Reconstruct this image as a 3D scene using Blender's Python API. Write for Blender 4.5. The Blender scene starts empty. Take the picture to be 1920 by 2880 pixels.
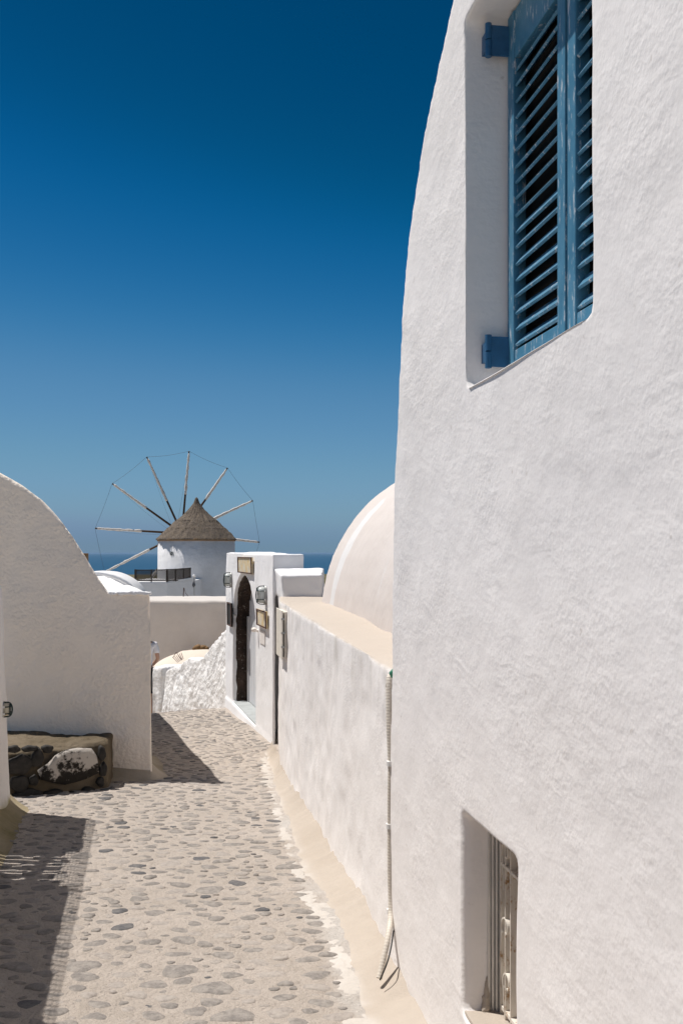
import bpy, bmesh, math, random
import numpy as np
from mathutils import Vector, Matrix

random.seed(7); rng = np.random.default_rng(7)
S = bpy.context.scene
COL = S.collection
# ------------------------------------------------------------------ camera
F = 2800.0; U0 = 960.0; V0 = 1555.0           # photo focal length and eye-level row (native pixels)
cam_d = bpy.data.cameras.new('camera'); cam = bpy.data.objects.new('camera', cam_d); COL.objects.link(cam)
cam_d.lens = 35; cam_d.sensor_width = 36; cam_d.sensor_fit = 'AUTO'
cam_d.shift_y = (V0-1440)/2880.0
cam_d.clip_start = 0.05; cam_d.clip_end = 400000
cam.location = (0, 0, 0); cam.rotation_euler = (math.radians(90), 0, 0)
S.camera = cam
# ------------------------------------------------------------------ sky, sun, exposure
TO_SUN = Vector((-0.70, 0.245, 1.68)).normalized()
w = bpy.data.worlds.new('World'); S.world = w; w.use_nodes = True
nt = w.node_tree; nt.nodes.clear()
sky = nt.nodes.new('ShaderNodeTexSky'); sky.sky_type = 'NISHITA'; sky.sun_disc = False
sky.sun_elevation = math.asin(TO_SUN.z); sky.sun_rotation = math.atan2(TO_SUN.x, TO_SUN.y)
sky.altitude = 0; sky.air_density = 0.7; sky.dust_density = 0.0; sky.ozone_density = 2.0
# the photograph's deep, contrasty blue: one tone curve per channel over the whole sky
v1 = nt.nodes.new('ShaderNodeVectorMath'); v1.operation = 'SCALE'; v1.inputs['Scale'].default_value = 0.1
crv = nt.nodes.new('ShaderNodeRGBCurve')
for ci, pts in enumerate((((0, 0), (.107, 0), (.144, .006), (.245, .090), (.496, .175), (.755, .150), (1, .17)),
                          ((0, .01), (.182, .056), (.245, .115), (.394, .242), (.664, .312), (.806, .245), (1, .24)),
                          ((0, .02), (.361, .165), (.45, .300), (.625, .430), (.742, .455), (1, .50)))):
    c_ = crv.mapping.curves[ci]
    c_.points[0].location = pts[0]; c_.points[1].location = pts[-1]
    for p_ in pts[1:-1]: c_.points.new(*p_)
crv.mapping.update()
v2 = nt.nodes.new('ShaderNodeVectorMath'); v2.operation = 'SCALE'; v2.inputs['Scale'].default_value = 10
bg = nt.nodes.new('ShaderNodeBackground'); bg.inputs[1].default_value = 0.1
wo = nt.nodes.new('ShaderNodeOutputWorld')
nt.links.new(sky.outputs[0], v1.inputs[0]); nt.links.new(v1.outputs[0], crv.inputs['Color'])
sepi = nt.nodes.new('ShaderNodeSeparateColor'); nt.links.new(v1.outputs[0], sepi.inputs[0])
sepo = nt.nodes.new('ShaderNodeSeparateColor'); nt.links.new(crv.outputs[0], sepo.inputs[0])
hz = nt.nodes.new('ShaderNodeMapRange'); hz.inputs[1].default_value = .42; hz.inputs[2].default_value = .76; hz.inputs[3].default_value = 0; hz.inputs[4].default_value = .105
nt.links.new(sepi.outputs[0], hz.inputs[0])
sub_ = nt.nodes.new('ShaderNodeMath'); sub_.operation = 'SUBTRACT'; nt.links.new(sepo.outputs[2], sub_.inputs[0]); nt.links.new(hz.outputs[0], sub_.inputs[1])
cmb = nt.nodes.new('ShaderNodeCombineColor')
nt.links.new(sepo.outputs[0], cmb.inputs[0]); nt.links.new(sepo.outputs[1], cmb.inputs[1]); nt.links.new(sub_.outputs[0], cmb.inputs[2])
nt.links.new(cmb.outputs[0], v2.inputs[0]); nt.links.new(v2.outputs[0], bg.inputs[0]); nt.links.new(bg.outputs[0], wo.inputs[0])
sd = bpy.data.lights.new('sun', 'SUN'); sd.energy = 5.0; sd.angle = math.radians(0.53); sd.color = (1.0, 0.955, 0.90)
sun = bpy.data.objects.new('sun', sd); COL.objects.link(sun)
sun.rotation_euler = (-TO_SUN).to_track_quat('-Z', 'Y').to_euler()
S.view_settings.view_transform = 'Standard'; S.view_settings.look = 'None'
S.view_settings.exposure = 0.10; S.view_settings.gamma = 1.0
S.view_settings.use_curve_mapping = False
S.render.engine = 'CYCLES'
S.cycles.max_bounces = 12; S.cycles.diffuse_bounces = 8

# ------------------------------------------------------------------ helpers
def px(u, v, d):
    return Vector(((u-U0)/F*d, d, (V0-v)/F*d))

def smooth01(x): x = np.clip(x, 0, 1); return x*x*(3-2*x)

def vnoise(P, freq, seed=0):
    """value noise, vectorised, about -1..1"""
    Q = np.asarray(P, dtype=np.float64)*freq + seed*17.31
    I = np.floor(Q).astype(np.int64); f = Q-I; f = f*f*(3-2*f)
    def h(i, j, k):
        n = (i*374761393 + j*668265263 + k*2147483647 + seed*974711) & 0xFFFFFFFF
        n = ((n ^ (n >> 13))*1274126177) & 0xFFFFFFFF
        n = (n ^ (n >> 16)) & 0xFFFF
        return n/32767.5-1
    x, y, z = I[:, 0], I[:, 1], I[:, 2]; fx, fy, fz = f[:, 0], f[:, 1], f[:, 2]
    a = h(x, y, z)*(1-fx)+h(x+1, y, z)*fx; b = h(x, y+1, z)*(1-fx)+h(x+1, y+1, z)*fx
    c = h(x, y, z+1)*(1-fx)+h(x+1, y, z+1)*fx; d = h(x, y+1, z+1)*(1-fx)+h(x+1, y+1, z+1)*fx
    return (a*(1-fy)+b*fy)*(1-fz)+(c*(1-fy)+d*fy)*fz

def fbm(P, freq, octv=3, seed=0):
    t = 0; amp = 1
    for o in range(octv):
        t = t+vnoise(P, freq*2**o, seed+o)*amp; amp *= .5
    return t

def link(name, me, mats=None, parent=None, smooth=False):
    o = bpy.data.objects.new(name, me); COL.objects.link(o)
    if mats is not None:
        for m in (mats if isinstance(mats, (list, tuple)) else [mats]): me.materials.append(m)
    if parent is not None: o.parent = parent
    if smooth: me.polygons.foreach_set('use_smooth', [True]*len(me.polygons))
    return o

def empty(name, loc=(0, 0, 0)):
    o = bpy.data.objects.new(name, None); COL.objects.link(o); o.location = loc
    o.empty_display_size = .1
    return o

def tag(o, label=None, cat=None, group=None, kind=None):
    if label: o['label'] = label
    if cat: o['category'] = cat
    if group: o['group'] = group
    if kind: o['kind'] = kind
    return o

def thing(name, base, label, cat, group=None):
    return tag(empty(name, base), label, cat, group)

def adopt(o, parent):
    """parent keeping world coordinates of mesh built in world space"""
    o.parent = parent
    o.matrix_parent_inverse = Matrix.Translation(parent.location).inverted()
    return o

class MB:
    """collects geometry for one mesh"""
    def __init__(s): s.v = []; s.f = []; s.mi = []
    def add(s, vs, fs, mi=0):
        n = len(s.v); s.v += [tuple(p) for p in vs]; s.f += [tuple(i+n for i in f) for f in fs]; s.mi += [mi]*len(fs)
        return s
    def hexa(s, p, mi=0):
        return s.add(p, [(0, 3, 2, 1), (4, 5, 6, 7), (0, 1, 5, 4), (1, 2, 6, 5), (2, 3, 7, 6), (3, 0, 4, 7)], mi)
    def box(s, x0, x1, y0, y1, z0, z1, fr=None, mi=0):
        c = [(x0, y0, z0), (x1, y0, z0), (x1, y1, z0), (x0, y1, z0), (x0, y0, z1), (x1, y0, z1), (x1, y1, z1), (x0, y1, z1)]
        if fr: c = [fr(*q) for q in c]
        return s.hexa(c, mi)
    def prism(s, front, back, mi=0):
        n = len(front); vs = list(front)+list(back)
        fs = [tuple(range(n-1, -1, -1)), tuple(range(n, 2*n))]
        fs += [(i, (i+1) % n, n+(i+1) % n, n+i) for i in range(n)]
        return s.add(vs, fs, mi)
    def tube(s, pts, r, seg=8, caps=True, mi=0):
        pts = [Vector(p) for p in pts]; rs = r if isinstance(r, (list, tuple)) else [r]*len(pts)
        vs = []; fs = []; n = len(pts); prev = None
        for i, p in enumerate(pts):
            t = (pts[min(i+1, n-1)]-pts[max(i-1, 0)]).normalized()
            if prev is None:
                a = Vector((0, 0, 1)) if abs(t.z) < .9 else Vector((1, 0, 0))
                x = t.cross(a).normalized()
            else:
                x = (prev-t*prev.dot(t)).normalized()
            prev = x; y = t.cross(x)
            for k in range(seg):
                an = 2*math.pi*k/seg
                vs.append(p+(x*math.cos(an)+y*math.sin(an))*rs[i])
        for i in range(n-1):
            for k in range(seg):
                a = i*seg+k; b = i*seg+(k+1) % seg
                fs.append((a, b, b+seg, a+seg))
        if caps:
            fs.append(tuple(range(seg-1, -1, -1))); fs.append(tuple((n-1)*seg+k for k in range(seg)))
        return s.add(vs, fs, mi)
    def lathe(s, prof, c, seg=24, jit=0, mi=0):
        vs = []; fs = []
        for (r, z) in prof:
            for k in range(seg):
                a = 2*math.pi*k/seg; rr = r*(1+jit*random.uniform(-1, 1))
                vs.append((c[0]+rr*math.cos(a), c[1]+rr*math.sin(a), c[2]+z))
        for i in range(len(prof)-1):
            for k in range(seg):
                a = i*seg+k; b = i*seg+(k+1) % seg
                fs.append((a, b, b+seg, a+seg))
        fs.append(tuple(range(seg-1, -1, -1))); fs.append(tuple((len(prof)-1)*seg+k for k in range(seg)))
        return s.add(vs, fs, mi)
    def bar(s, p, q, w, h, up=(0, 0, 1), mi=0):
        p = Vector(p); q = Vector(q); t = (q-p).normalized(); up = Vector(up)
        x = t.cross(up)
        if x.length < 1e-4: x = t.cross(Vector((1, 0, 0)))
        x.normalize(); y = x.cross(t)
        c = []
        for b in (p, q):
            c += [b-x*w/2-y*h/2, b+x*w/2-y*h/2, b+x*w/2+y*h/2, b-x*w/2+y*h/2]
        return s.hexa(c, mi)
    def mesh(s, name='m'):
        me = bpy.data.meshes.new(name); me.from_pydata(s.v, [], s.f); me.update()
        if any(s.mi): me.polygons.foreach_set('material_index', s.mi)
        return me
    def build(s, name, mats, parent=None, smooth=False, bevel=0):
        me = s.mesh(name)
        bm = bmesh.new(); bm.from_mesh(me); bmesh.ops.recalc_face_normals(bm, faces=bm.faces)
        if bevel:
            bmesh.ops.bevel(bm, geom=[e for e in bm.edges if e.calc_face_angle(0) > .5], offset=bevel, segments=2, affect='EDGES', profile=.6)
        bm.to_mesh(me); bm.free()
        o = link(name, me, mats, None, smooth)
        if parent is not None: adopt(o, parent)
        return o

def evaluated(me, mods, cuts=()):
    tmp = bpy.data.objects.new('tmp', me); COL.objects.link(tmp); extra = []
    for c in cuts:
        co = bpy.data.objects.new('cut', c); COL.objects.link(co); extra.append(co)
        m = tmp.modifiers.new('b', 'BOOLEAN'); m.operation = 'DIFFERENCE'; m.solver = 'EXACT'; m.use_self = True; m.object = co
    for kind, kw in mods:
        m = tmp.modifiers.new('m', kind)
        for k, v in kw.items(): setattr(m, k, v)
    dg = bpy.context.evaluated_depsgraph_get(); dg.update()
    out = bpy.data.meshes.new_from_object(tmp.evaluated_get(dg))
    bpy.data.objects.remove(tmp)
    for c in extra: bpy.data.objects.remove(c)
    return out

def fixed(mb):
    me = mb.mesh(); bm = bmesh.new(); bm.from_mesh(me); bmesh.ops.recalc_face_normals(bm, faces=bm.faces); bm.to_mesh(me); bm.free()
    return me

def coords(me):
    a = np.empty(len(me.vertices)*3, dtype=np.float32); me.vertices.foreach_get('co', a); return a.reshape(-1, 3).astype(np.float64)
def normals(me):
    a = np.empty(len(me.vertices)*3, dtype=np.float32); me.vertex_normals.foreach_get('vector', a); return a.reshape(-1, 3).astype(np.float64)

def adobe(name, mb, mat, voxel=.03, soft=6, noise=((1.2, .02, 2), (7, .006, 2)), parent=None, cuts=(), mask=None, seed=1, frame=None):
    """hand-plastered masonry: voxel remesh, softened arrises, uneven surface"""
    me = evaluated(fixed(mb), [('REMESH', dict(mode='VOXEL', voxel_size=voxel)), ('SMOOTH', dict(factor=.5, iterations=soft))], [fixed(c) for c in cuts])
    P = coords(me); N = normals(me); D = np.zeros(len(P))
    for i, (fr, amp, oc) in enumerate(noise): D += fbm(P, fr, oc, seed+i*5)*amp
    P = P+N*D[:, None]
    if frame is not None:                     # built square to its own wall plane, then turned into place
        R = np.array([[frame.e.x, frame.n.x, 0], [frame.e.y, frame.n.y, 0], [0, 0, 1]])
        P = P@R.T+np.array([frame.p0.x, frame.p0.y, 0]); N = N@R.T
        if np.linalg.det(R) < 0: me.flip_normals()
    me.vertices.foreach_set('co', P.astype(np.float32).ravel()); me.update()
    if mask is not None:
        at = me.attributes.new('mask', 'FLOAT', 'POINT'); at.data.foreach_set('value', np.clip(mask(P, N), 0, 1).astype(np.float32))
    o = link(name, me, mat, None, True)
    if parent is not None: adopt(o, parent)
    return o

# ------------------------------------------------------------------ materials
def nodes(name):
    m = bpy.data.materials.new(name); m.use_nodes = True
    t = m.node_tree; b = t.nodes['Principled BSDF']
    return m, t, b

def nz(t, scale, detail=3, rough=.55, vec=None, dist=0):
    n = t.nodes.new('ShaderNodeTexNoise'); n.inputs['Scale'].default_value = scale; n.inputs['Detail'].default_value = detail
    n.inputs['Roughness'].default_value = rough; n.inputs['Distortion'].default_value = dist
    if vec is not None: t.links.new(vec, n.inputs['Vector'])
    return n.outputs['Fac']

def pos(t, scale=(1, 1, 1)):
    g = t.nodes.new('ShaderNodeNewGeometry'); m = t.nodes.new('ShaderNodeMapping')
    m.inputs['Scale'].default_value = scale; t.links.new(g.outputs['Position'], m.inputs['Vector'])
    return m.outputs[0]

def ramp(t, fac, a, b, ca=(0, 0, 0, 1), cb=(1, 1, 1, 1)):
    r = t.nodes.new('ShaderNodeValToRGB'); r.color_ramp.elements[0].position = a; r.color_ramp.elements[1].position = b
    r.color_ramp.elements[0].color = ca; r.color_ramp.elements[1].color = cb
    t.links.new(fac, r.inputs[0]); return r.outputs[0]

def mix(t, fac, a, b, mode='MIX'):
    n = t.nodes.new('ShaderNodeMix'); n.data_type = 'RGBA'; n.blend_type = mode
    for val, inp in ((fac, n.inputs[0]), (a, n.inputs[6]), (b, n.inputs[7])):
        if isinstance(val, (int, float)): inp.default_value = val
        elif isinstance(val, (tuple, list)): inp.default_value = (*val[:3], 1)
        else: t.links.new(val, inp)
    return n.outputs[2]

def math_(t, op, a, b=0.0):
    n = t.nodes.new('ShaderNodeMath'); n.operation = op; n.use_clamp = False
    for val, inp in ((a, n.inputs[0]), (b, n.inputs[1])):
        if isinstance(val, (int, float)): inp.default_value = val
        else: t.links.new(val, inp)
    return n.outputs[0]

def bump(t, b, h, strength, dist):
    n = t.nodes.new('ShaderNodeBump'); n.inputs['Strength'].default_value = strength; n.inputs['Distance'].default_value = dist
    t.links.new(h, n.inputs['Height']); t.links.new(n.outputs[0], b.inputs['Normal'])

def attr(t, name):
    a = t.nodes.new('ShaderNodeAttribute'); a.attribute_name = name; return a.outputs['Fac']

def plaster(name, col, col2, grain=45, strength=.6, dist=.01, capcol=None, streak=None, spots=0.0, fine=170, sweep=0.0):
    m, t, b = nodes(name)
    p = pos(t)
    c = mix(t, ramp(t, nz(t, 1.3, 5, .6, p), .35, .68), col, col2)
    c = mix(t, math_(t, 'MULTIPLY', ramp(t, nz(t, 9, 5, .65, p), .48, .75), .22), c, tuple(x*.88 for x in col2))
    if streak:
        sc, z0, z1, amt = streak
        g = t.nodes.new('ShaderNodeSeparateXYZ'); t.links.new(p, g.inputs[0])
        mr = t.nodes.new('ShaderNodeMapRange'); mr.inputs[1].default_value = z0; mr.inputs[2].default_value = z1
        t.links.new(g.outputs['Z'], mr.inputs[0])
        st = ramp(t, nz(t, 1, 5, .6, pos(t, (9, 9, .9))), .46, .70)
        c = mix(t, math_(t, 'MULTIPLY', math_(t, 'MULTIPLY', st, mr.outputs[0]), amt), c, sc)
        c = mix(t, math_(t, 'MULTIPLY', ramp(t, nz(t, 1, 4, .6, pos(t, (5, 5, .4))), .50, .75), .05), c, tuple(x*.72 for x in col2))
    if spots:
        v = t.nodes.new('ShaderNodeTexNoise'); v.inputs['Scale'].default_value = 26; v.inputs['Detail'].default_value = 2; t.links.new(p, v.inputs['Vector'])
        c = mix(t, math_(t, 'MULTIPLY', ramp(t, v.outputs['Fac'], .70, .78), spots), c, (.30, .24, .18))
    if capcol:
        c = mix(t, attr(t, 'mask'), c, capcol)
    t.links.new(c, b.inputs['Base Color'])
    b.inputs['Roughness'].default_value = .93; b.inputs['Specular IOR Level'].default_value = .15
    h = math_(t, 'ADD', math_(t, 'MULTIPLY', nz(t, grain, 1.2, .45, p), 1.0), math_(t, 'MULTIPLY', nz(t, fine, 2, .5, p), .28))
    h = math_(t, 'ADD', h, math_(t, 'MULTIPLY', nz(t, grain*.22, 2, .5, p), .8))
    if sweep:                                  # broad trowel sweeps
        h = math_(t, 'ADD', h, math_(t, 'MULTIPLY', nz(t, 1, 2, .5, pos(t, (5, 5, 13)), 1.2), sweep*1.6))
        h = math_(t, 'ADD', h, math_(t, 'MULTIPLY', nz(t, 3.2, 2, .5, p, .8), sweep*2.4))
    h = math_(t, 'MULTIPLY', h, math_(t, 'ADD', .45, math_(t, 'MULTIPLY', ramp(t, nz(t, 2.4, 3, .6, p), .35, .65), .9)))
    bump(t, b, h, strength, dist)
    return m

def simple(name, col, rough=.6, metal=0, var=.15, scale=20, bmp=0, spec=.3, worn=None):
    m, t, b = nodes(name); p = pos(t)
    n = nz(t, scale, 5, .6, p)
    c = mix(t, ramp(t, n, .3, .7), tuple(x*(1-var) for x in col), tuple(min(1, x*(1+var)) for x in col))
    if worn:
        wc, lo, hi, sc = worn
        c = mix(t, ramp(t, nz(t, 1, 6, .7, pos(t, sc)), lo, hi), c, wc)
    t.links.new(c, b.inputs['Base Color']); b.inputs['Roughness'].default_value = rough; b.inputs['Metallic'].default_value = metal
    b.inputs['Specular IOR Level'].default_value = spec
    if bmp: bump(t, b, n, .7, bmp)
    return m

M_house = plaster('plaster_house', (.83, .797, .78), (.785, .75, .728), 62, .20, .008, spots=.30, fine=160, sweep=.9)
M_low = plaster('plaster_low_wall', (.84, .81, .79), (.82, .782, .755), 60, .22, .009, capcol=(.51, .445, .38), streak=((.40, .36, .29), -.90, -.48, .42))
M_vault = plaster('plaster_vault', (.64, .585, .55), (.61, .55, .51), 16, .22, .010, capcol=(.69, .675, .665), fine=90)
M_gate = plaster('plaster_gate', (.83, .83, .845), (.80, .80, .81), 22, .3, .010)
M_left = plaster('plaster_left', (.93, .835, .73), (.90, .80, .69), 34, .55, .020, spots=.06, capcol=(.84, .83, .82))
M_para = plaster('plaster_parapet', (.78, .75, .72), (.73, .69, .65), 30, .6, .014, capcol=(.30, .25, .10))
M_rough = plaster('plaster_roughcast', (.87, .865, .86), (.82, .80, .78), 15, .8, .045, streak=((.26, .22, .18), -1.9, -2.9, .8))
M_beige = plaster('plaster_beige', (.86, .765, .675), (.79, .69, .595), 10, .3, .012, capcol=(.62, .575, .53))
M_far = plaster('plaster_far', (.80, .79, .79), (.75, .74, .735), 3, .4, .03)
M_mill = plaster('plaster_mill', (.74, .735, .745), (.66, .65, .645), 4, .4, .04)
M_cream = plaster('plaster_skirt', (.445, .39, .333), (.405, .348, .29), 22, .5, .010, capcol=(.55, .52, .485))
M_moss = plaster('plaster_mossy', (.36, .30, .21), (.22, .18, .09), 22, .6, .014)
M_crust = plaster('whitewash_crust', (.53, .495, .455), (.46, .42, .375), 40, .5, .012)
M_moss2 = plaster('plaster_foot_stained', (.47, .40, .32), (.30, .25, .17), 22, .5, .012)
M_dome = plaster('plaster_dome', (.74, .645, .545), (.68, .585, .49), 9, .25, .012)

def paint_blue():
    m, t, b = nodes('blue_paint'); p = pos(t)
    c = mix(t, ramp(t, nz(t, 14, 5, .6, p), .35, .7), (.045, .165, .265), (.075, .220, .335))
    wear = math_(t, 'MULTIPLY', ramp(t, nz(t, 1, 7, .72, pos(t, (60, 60, 14))), .57, .64), 1.0)
    c = mix(t, wear, c, (.50, .53, .56))
    chips = ramp(t, nz(t, 1, 6, .75, pos(t, (45, 45, 10))), .68, .72)
    c = mix(t, chips, c, (.17, .12, .08))
    t.links.new(c, b.inputs['Base Color']); b.inputs['Roughness'].default_value = .5; b.inputs['Specular IOR Level'].default_value = .35
    bump(t, b, nz(t, 1, 6, .65, pos(t, (80, 80, 12))), .4, .002)
    return m
M_blue = paint_blue()
M_bluehw = simple('blue_hinge_paint', (.022, .10, .21), .45, 0, .12, 40, .001, .4)
M_shade_board = simple('dark_gap', (.02, .02, .02), .9)  # flat black paints shade into gaps and openings; also colours the notice board
M_creamiron = simple('cream_iron', (.68, .63, .56), .5, 0, .06, 30, 0, .3, worn=((.33, .17, .05), .56, .66, (34, 34, 20)))
M_alu = simple('aluminium_frame', (.62, .60, .57), .35, .2, .06, 30)
M_conduit = simple('conduit_plastic', (.62, .565, .49), .55, 0, .08, 30)
M_clip = simple('white_clip', (.80, .79, .77), .5)
M_cable = simple('black_cable', (.03, .03, .03), .6)
M_green = simple('green_plastic', (.05, .22, .14), .5)
M_wood = simple('dark_wood', (.075, .045, .025), .8, 0, .35, 12, .004)
M_brownwood = simple('brown_wood', (.22, .13, .06), .8, 0, .3, 20, .004)
M_canvas = simple('furled_canvas', (.62, .58, .54), .9, 0, .2, 6, .01)
M_wire = simple('wire', (.10, .10, .11), .6)
M_lattice = simple('lattice_wood', (.055, .042, .034), .8, 0, .25, 8)
M_lampmetal = simple('green_black_metal', (.018, .035, .030), .4, .3, .2, 30)
M_lampglass = simple('frosted_glass', (.56, .59, .57), .25, 0, .08, 12, 0, .5)
M_signframe = simple('sign_frame', (.10, .055, .04), .7, 0, .3, 30)
M_tin = simple('tin', (.40, .40, .39), .45, .5, .15, 20)
M_boxwhite = simple('meter_box_cream', (.70, .645, .56), .6, 0, .12, 25)
M_doorpaint = simple('grey_white_door_paint', (.60, .61, .63), .6, 0, .06, 10)
M_slab = simple('grey_slab', (.36, .38, .38), .8, 0, .12, 8, .003)
M_paper = simple('paper', (.74, .70, .67), .8, 0, .05, 10, worn=((.36, .36, .40), .60, .66, (22, 22, 9)))
M_shell = simple('white_shell', (.82, .76, .70), .5)
M_reed = simple('reed', (.30, .24, .15), .9, 0, .3, 30)
M_skin = simple('skin', (.50, .29, .20), .55, 0, .06, 10)
M_shirt = simple('white_shirt', (.70, .68, .69), .9, 0, .06, 10, .004)
M_skirt = simple('dark_cloth', (.018, .018, .026), .9, 0, .2, 10, .004)
M_hair = simple('dark_hair', (.03, .02, .015), .6)
M_shoe = simple('shoe', (.12, .08, .06), .6)

def sign_mat():
    m, t, b = nodes('faded_yellow_sign'); p = pos(t)
    c = mix(t, ramp(t, nz(t, 7, 4, .6, p), .4, .62), (.70, .52, .24), (.66, .62, .52))
    g = ramp(t, nz(t, 1, 4, .7, pos(t, (14, 14, 9))), .52, .62)
    c = mix(t, math_(t, 'MULTIPLY', g, .55), c, (.42, .44, .46))
    t.links.new(c, b.inputs['Base Color']); b.inputs['Roughness'].default_value = .6
    return m
M_sign = sign_mat()

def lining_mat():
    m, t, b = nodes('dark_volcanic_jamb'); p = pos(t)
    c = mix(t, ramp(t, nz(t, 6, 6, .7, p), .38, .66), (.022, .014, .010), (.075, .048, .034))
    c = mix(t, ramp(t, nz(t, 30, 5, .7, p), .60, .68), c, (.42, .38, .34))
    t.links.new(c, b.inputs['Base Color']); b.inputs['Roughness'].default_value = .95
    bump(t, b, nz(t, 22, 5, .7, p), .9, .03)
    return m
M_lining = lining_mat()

def thatch_mat():
    m, t, b = nodes('thatch'); p = pos(t, (6, 6, 1.2))
    n = nz(t, 3.2, 6, .75, p)
    c = mix(t, ramp(t, n, .33, .68), (.035, .026, .020), (.30, .25, .205))
    c = mix(t, math_(t, 'MULTIPLY', ramp(t, nz(t, .7, 3, .6, p), .45, .65), .5), c, (.24, .19, .14))
    t.links.new(c, b.inputs['Base Color']); b.inputs['Roughness'].default_value = 1; b.inputs['Specular IOR Level'].default_value = .1
    bump(t, b, n, 1, .09)
    return m
M_thatch = thatch_mat()

def stone_mat(name, c0, c1, grime=.45, spk=.55):
    m, t, b = nodes(name); p = pos(t)
    oi = t.nodes.new('ShaderNodeObjectInfo')
    c = mix(t, nz(t, 3.1, 2, .5, p), c0, c1)
    sp = ramp(t, nz(t, 60, 6, .75, p), .35, .68)
    c = mix(t, math_(t, 'MULTIPLY', sp, spk), c, tuple(min(1, x*1.7+.03) for x in c1))
    c = mix(t, math_(t, 'MULTIPLY', ramp(t, nz(t, 18, 5, .7, p), .45, .62), grime), c, (.43, .385, .34))
    t.links.new(c, b.inputs['Base Color']); b.inputs['Roughness'].default_value = .75; b.inputs['Specular IOR Level'].default_value = .3
    bump(t, b, nz(t, 70, 5, .7, p), .7, .006)
    return m
M_stones = [stone_mat('cobble_warm', (.20, .175, .155), (.28, .247, .22), .5), stone_mat('cobble_grey', (.12, .108, .098), (.195, .175, .158), .42),
            stone_mat('cobble_dark', (.045, .044, .046), (.09, .088, .09), .2)]
M_benchstone = stone_mat('volcanic_black', (.010, .009, .008), (.024, .021, .018), .03, .2)
def bench_paint():
    m, t, b = nodes('volcanic_with_old_whitewash'); p = pos(t)
    c = mix(t, nz(t, 9, 5, .7, p), (.012, .011, .010), (.045, .038, .032))
    g = t.nodes.new('ShaderNodeSeparateXYZ'); t.links.new(p, g.inputs[0])
    mr = t.nodes.new('ShaderNodeMapRange'); mr.inputs[1].default_value = -1.96; mr.inputs[2].default_value = -1.76; mr.inputs[3].default_value = -.06; mr.inputs[4].default_value = .13
    t.links.new(g.outputs['Z'], mr.inputs[0])
    f = ramp(t, math_(t, 'ADD', mr.outputs[0], nz(t, 11, 8, .72, p)), .55, .64)
    c = mix(t, math_(t, 'MULTIPLY', f, .85), c, (.58, .53, .475))
    t.links.new(c, b.inputs['Base Color']); b.inputs['Roughness'].default_value = .95; b.inputs['Specular IOR Level'].default_value = .15
    bump(t, b, nz(t, 30, 6, .7, p), .9, .02)
    return m
M_benchpaint = bench_paint()
M_benchmortar = plaster('bench_mortar', (.20, .16, .115), (.10, .078, .048), 16, .9, .03)

def path_mat():
    m, t, b = nodes('path_mortar'); p = pos(t)
    c = mix(t, ramp(t, nz(t, 2.1, 5, .6, p), .35, .68), (.50, .44, .388), (.44, .385, .335))
    c = mix(t, math_(t, 'MULTIPLY', ramp(t, nz(t, 14, 6, .7, p), .48, .72), .5), c, (.33, .285, .24))
    c = mix(t, math_(t, 'MULTIPLY', ramp(t, nz(t, 75, 4, .7, p), .56, .70), .4), c, (.24, .205, .175))
    wash = math_(t, 'MULTIPLY', ramp(t, math_(t, 'ADD', math_(t, 'MULTIPLY', attr(t, 'mask'), .75), math_(t, 'MULTIPLY', nz(t, 13, 6, .7, p), .65)), .54, 1.0), .75)
    c = mix(t, wash, c, (.56, .53, .495))
    t.links.new(c, b.inputs['Base Color']); b.inputs['Roughness'].default_value = .95; b.inputs['Specular IOR Level'].default_value = .1
    h = math_(t, 'ADD', nz(t, 55, 5, .65, p), math_(t, 'MULTIPLY', nz(t, 14, 3, .5, p), 1.2))
    bump(t, b, h, 1.0, .022)
    return m
M_path = path_mat()

def sea_mat():
    m, t, b = nodes('sea_water'); p = pos(t)
    c = mix(t, nz(t, .0006, 4, .6, p), (.010, .062, .125), (.014, .075, .145))
    t.links.new(c, b.inputs['Base Color']); b.inputs['Roughness'].default_value = .55; b.inputs['Specular IOR Level'].default_value = .12
    bump(t, b, nz(t, .12, 4, .6, p), .6, 1.5)
    return m
M_sea = sea_mat()

def land_mat():
    m, t, b = nodes('dry_land'); p = pos(t)
    c = mix(t, ramp(t, nz(t, .012, 6, .65, p), .4, .6), (.20, .16, .105), (.09, .09, .05))
    c = mix(t, ramp(t, nz(t, .05, 5, .6, p), .55, .62), c, (.05, .06, .03))
    ln = t.nodes.new('ShaderNodeVectorMath'); ln.operation = 'LENGTH'; t.links.new(p, ln.inputs[0])
    mr = t.nodes.new('ShaderNodeMapRange'); mr.inputs[1].default_value = 70; mr.inputs[2].default_value = 160; t.links.new(ln.outputs['Value'], mr.inputs[0])
    c = mix(t, mr.outputs[0], (.44, .41, .37), c)
    t.links.new(c, b.inputs['Base Color']); b.inputs['Roughness'].default_value = 1; b.inputs['Specular IOR Level'].default_value = 0
    return m
M_land = land_mat()

# ------------------------------------------------------------------ terrain
def gz(x, y):
    x = np.asarray(x, float); y = np.asarray(y, float)
    s = -.56*(x+1.75)+.83*(y-15.1)
    sp = np.where(s > 0, s, 0)
    e = .16*np.minimum(sp, 9)
    return -1.6-.05*np.clip(y, -8, 60)-e
def g1(x, y): return float(gz(x, y))

def LWX(y): return .947-.163*y           # line of the right-hand wall on the ground

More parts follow.
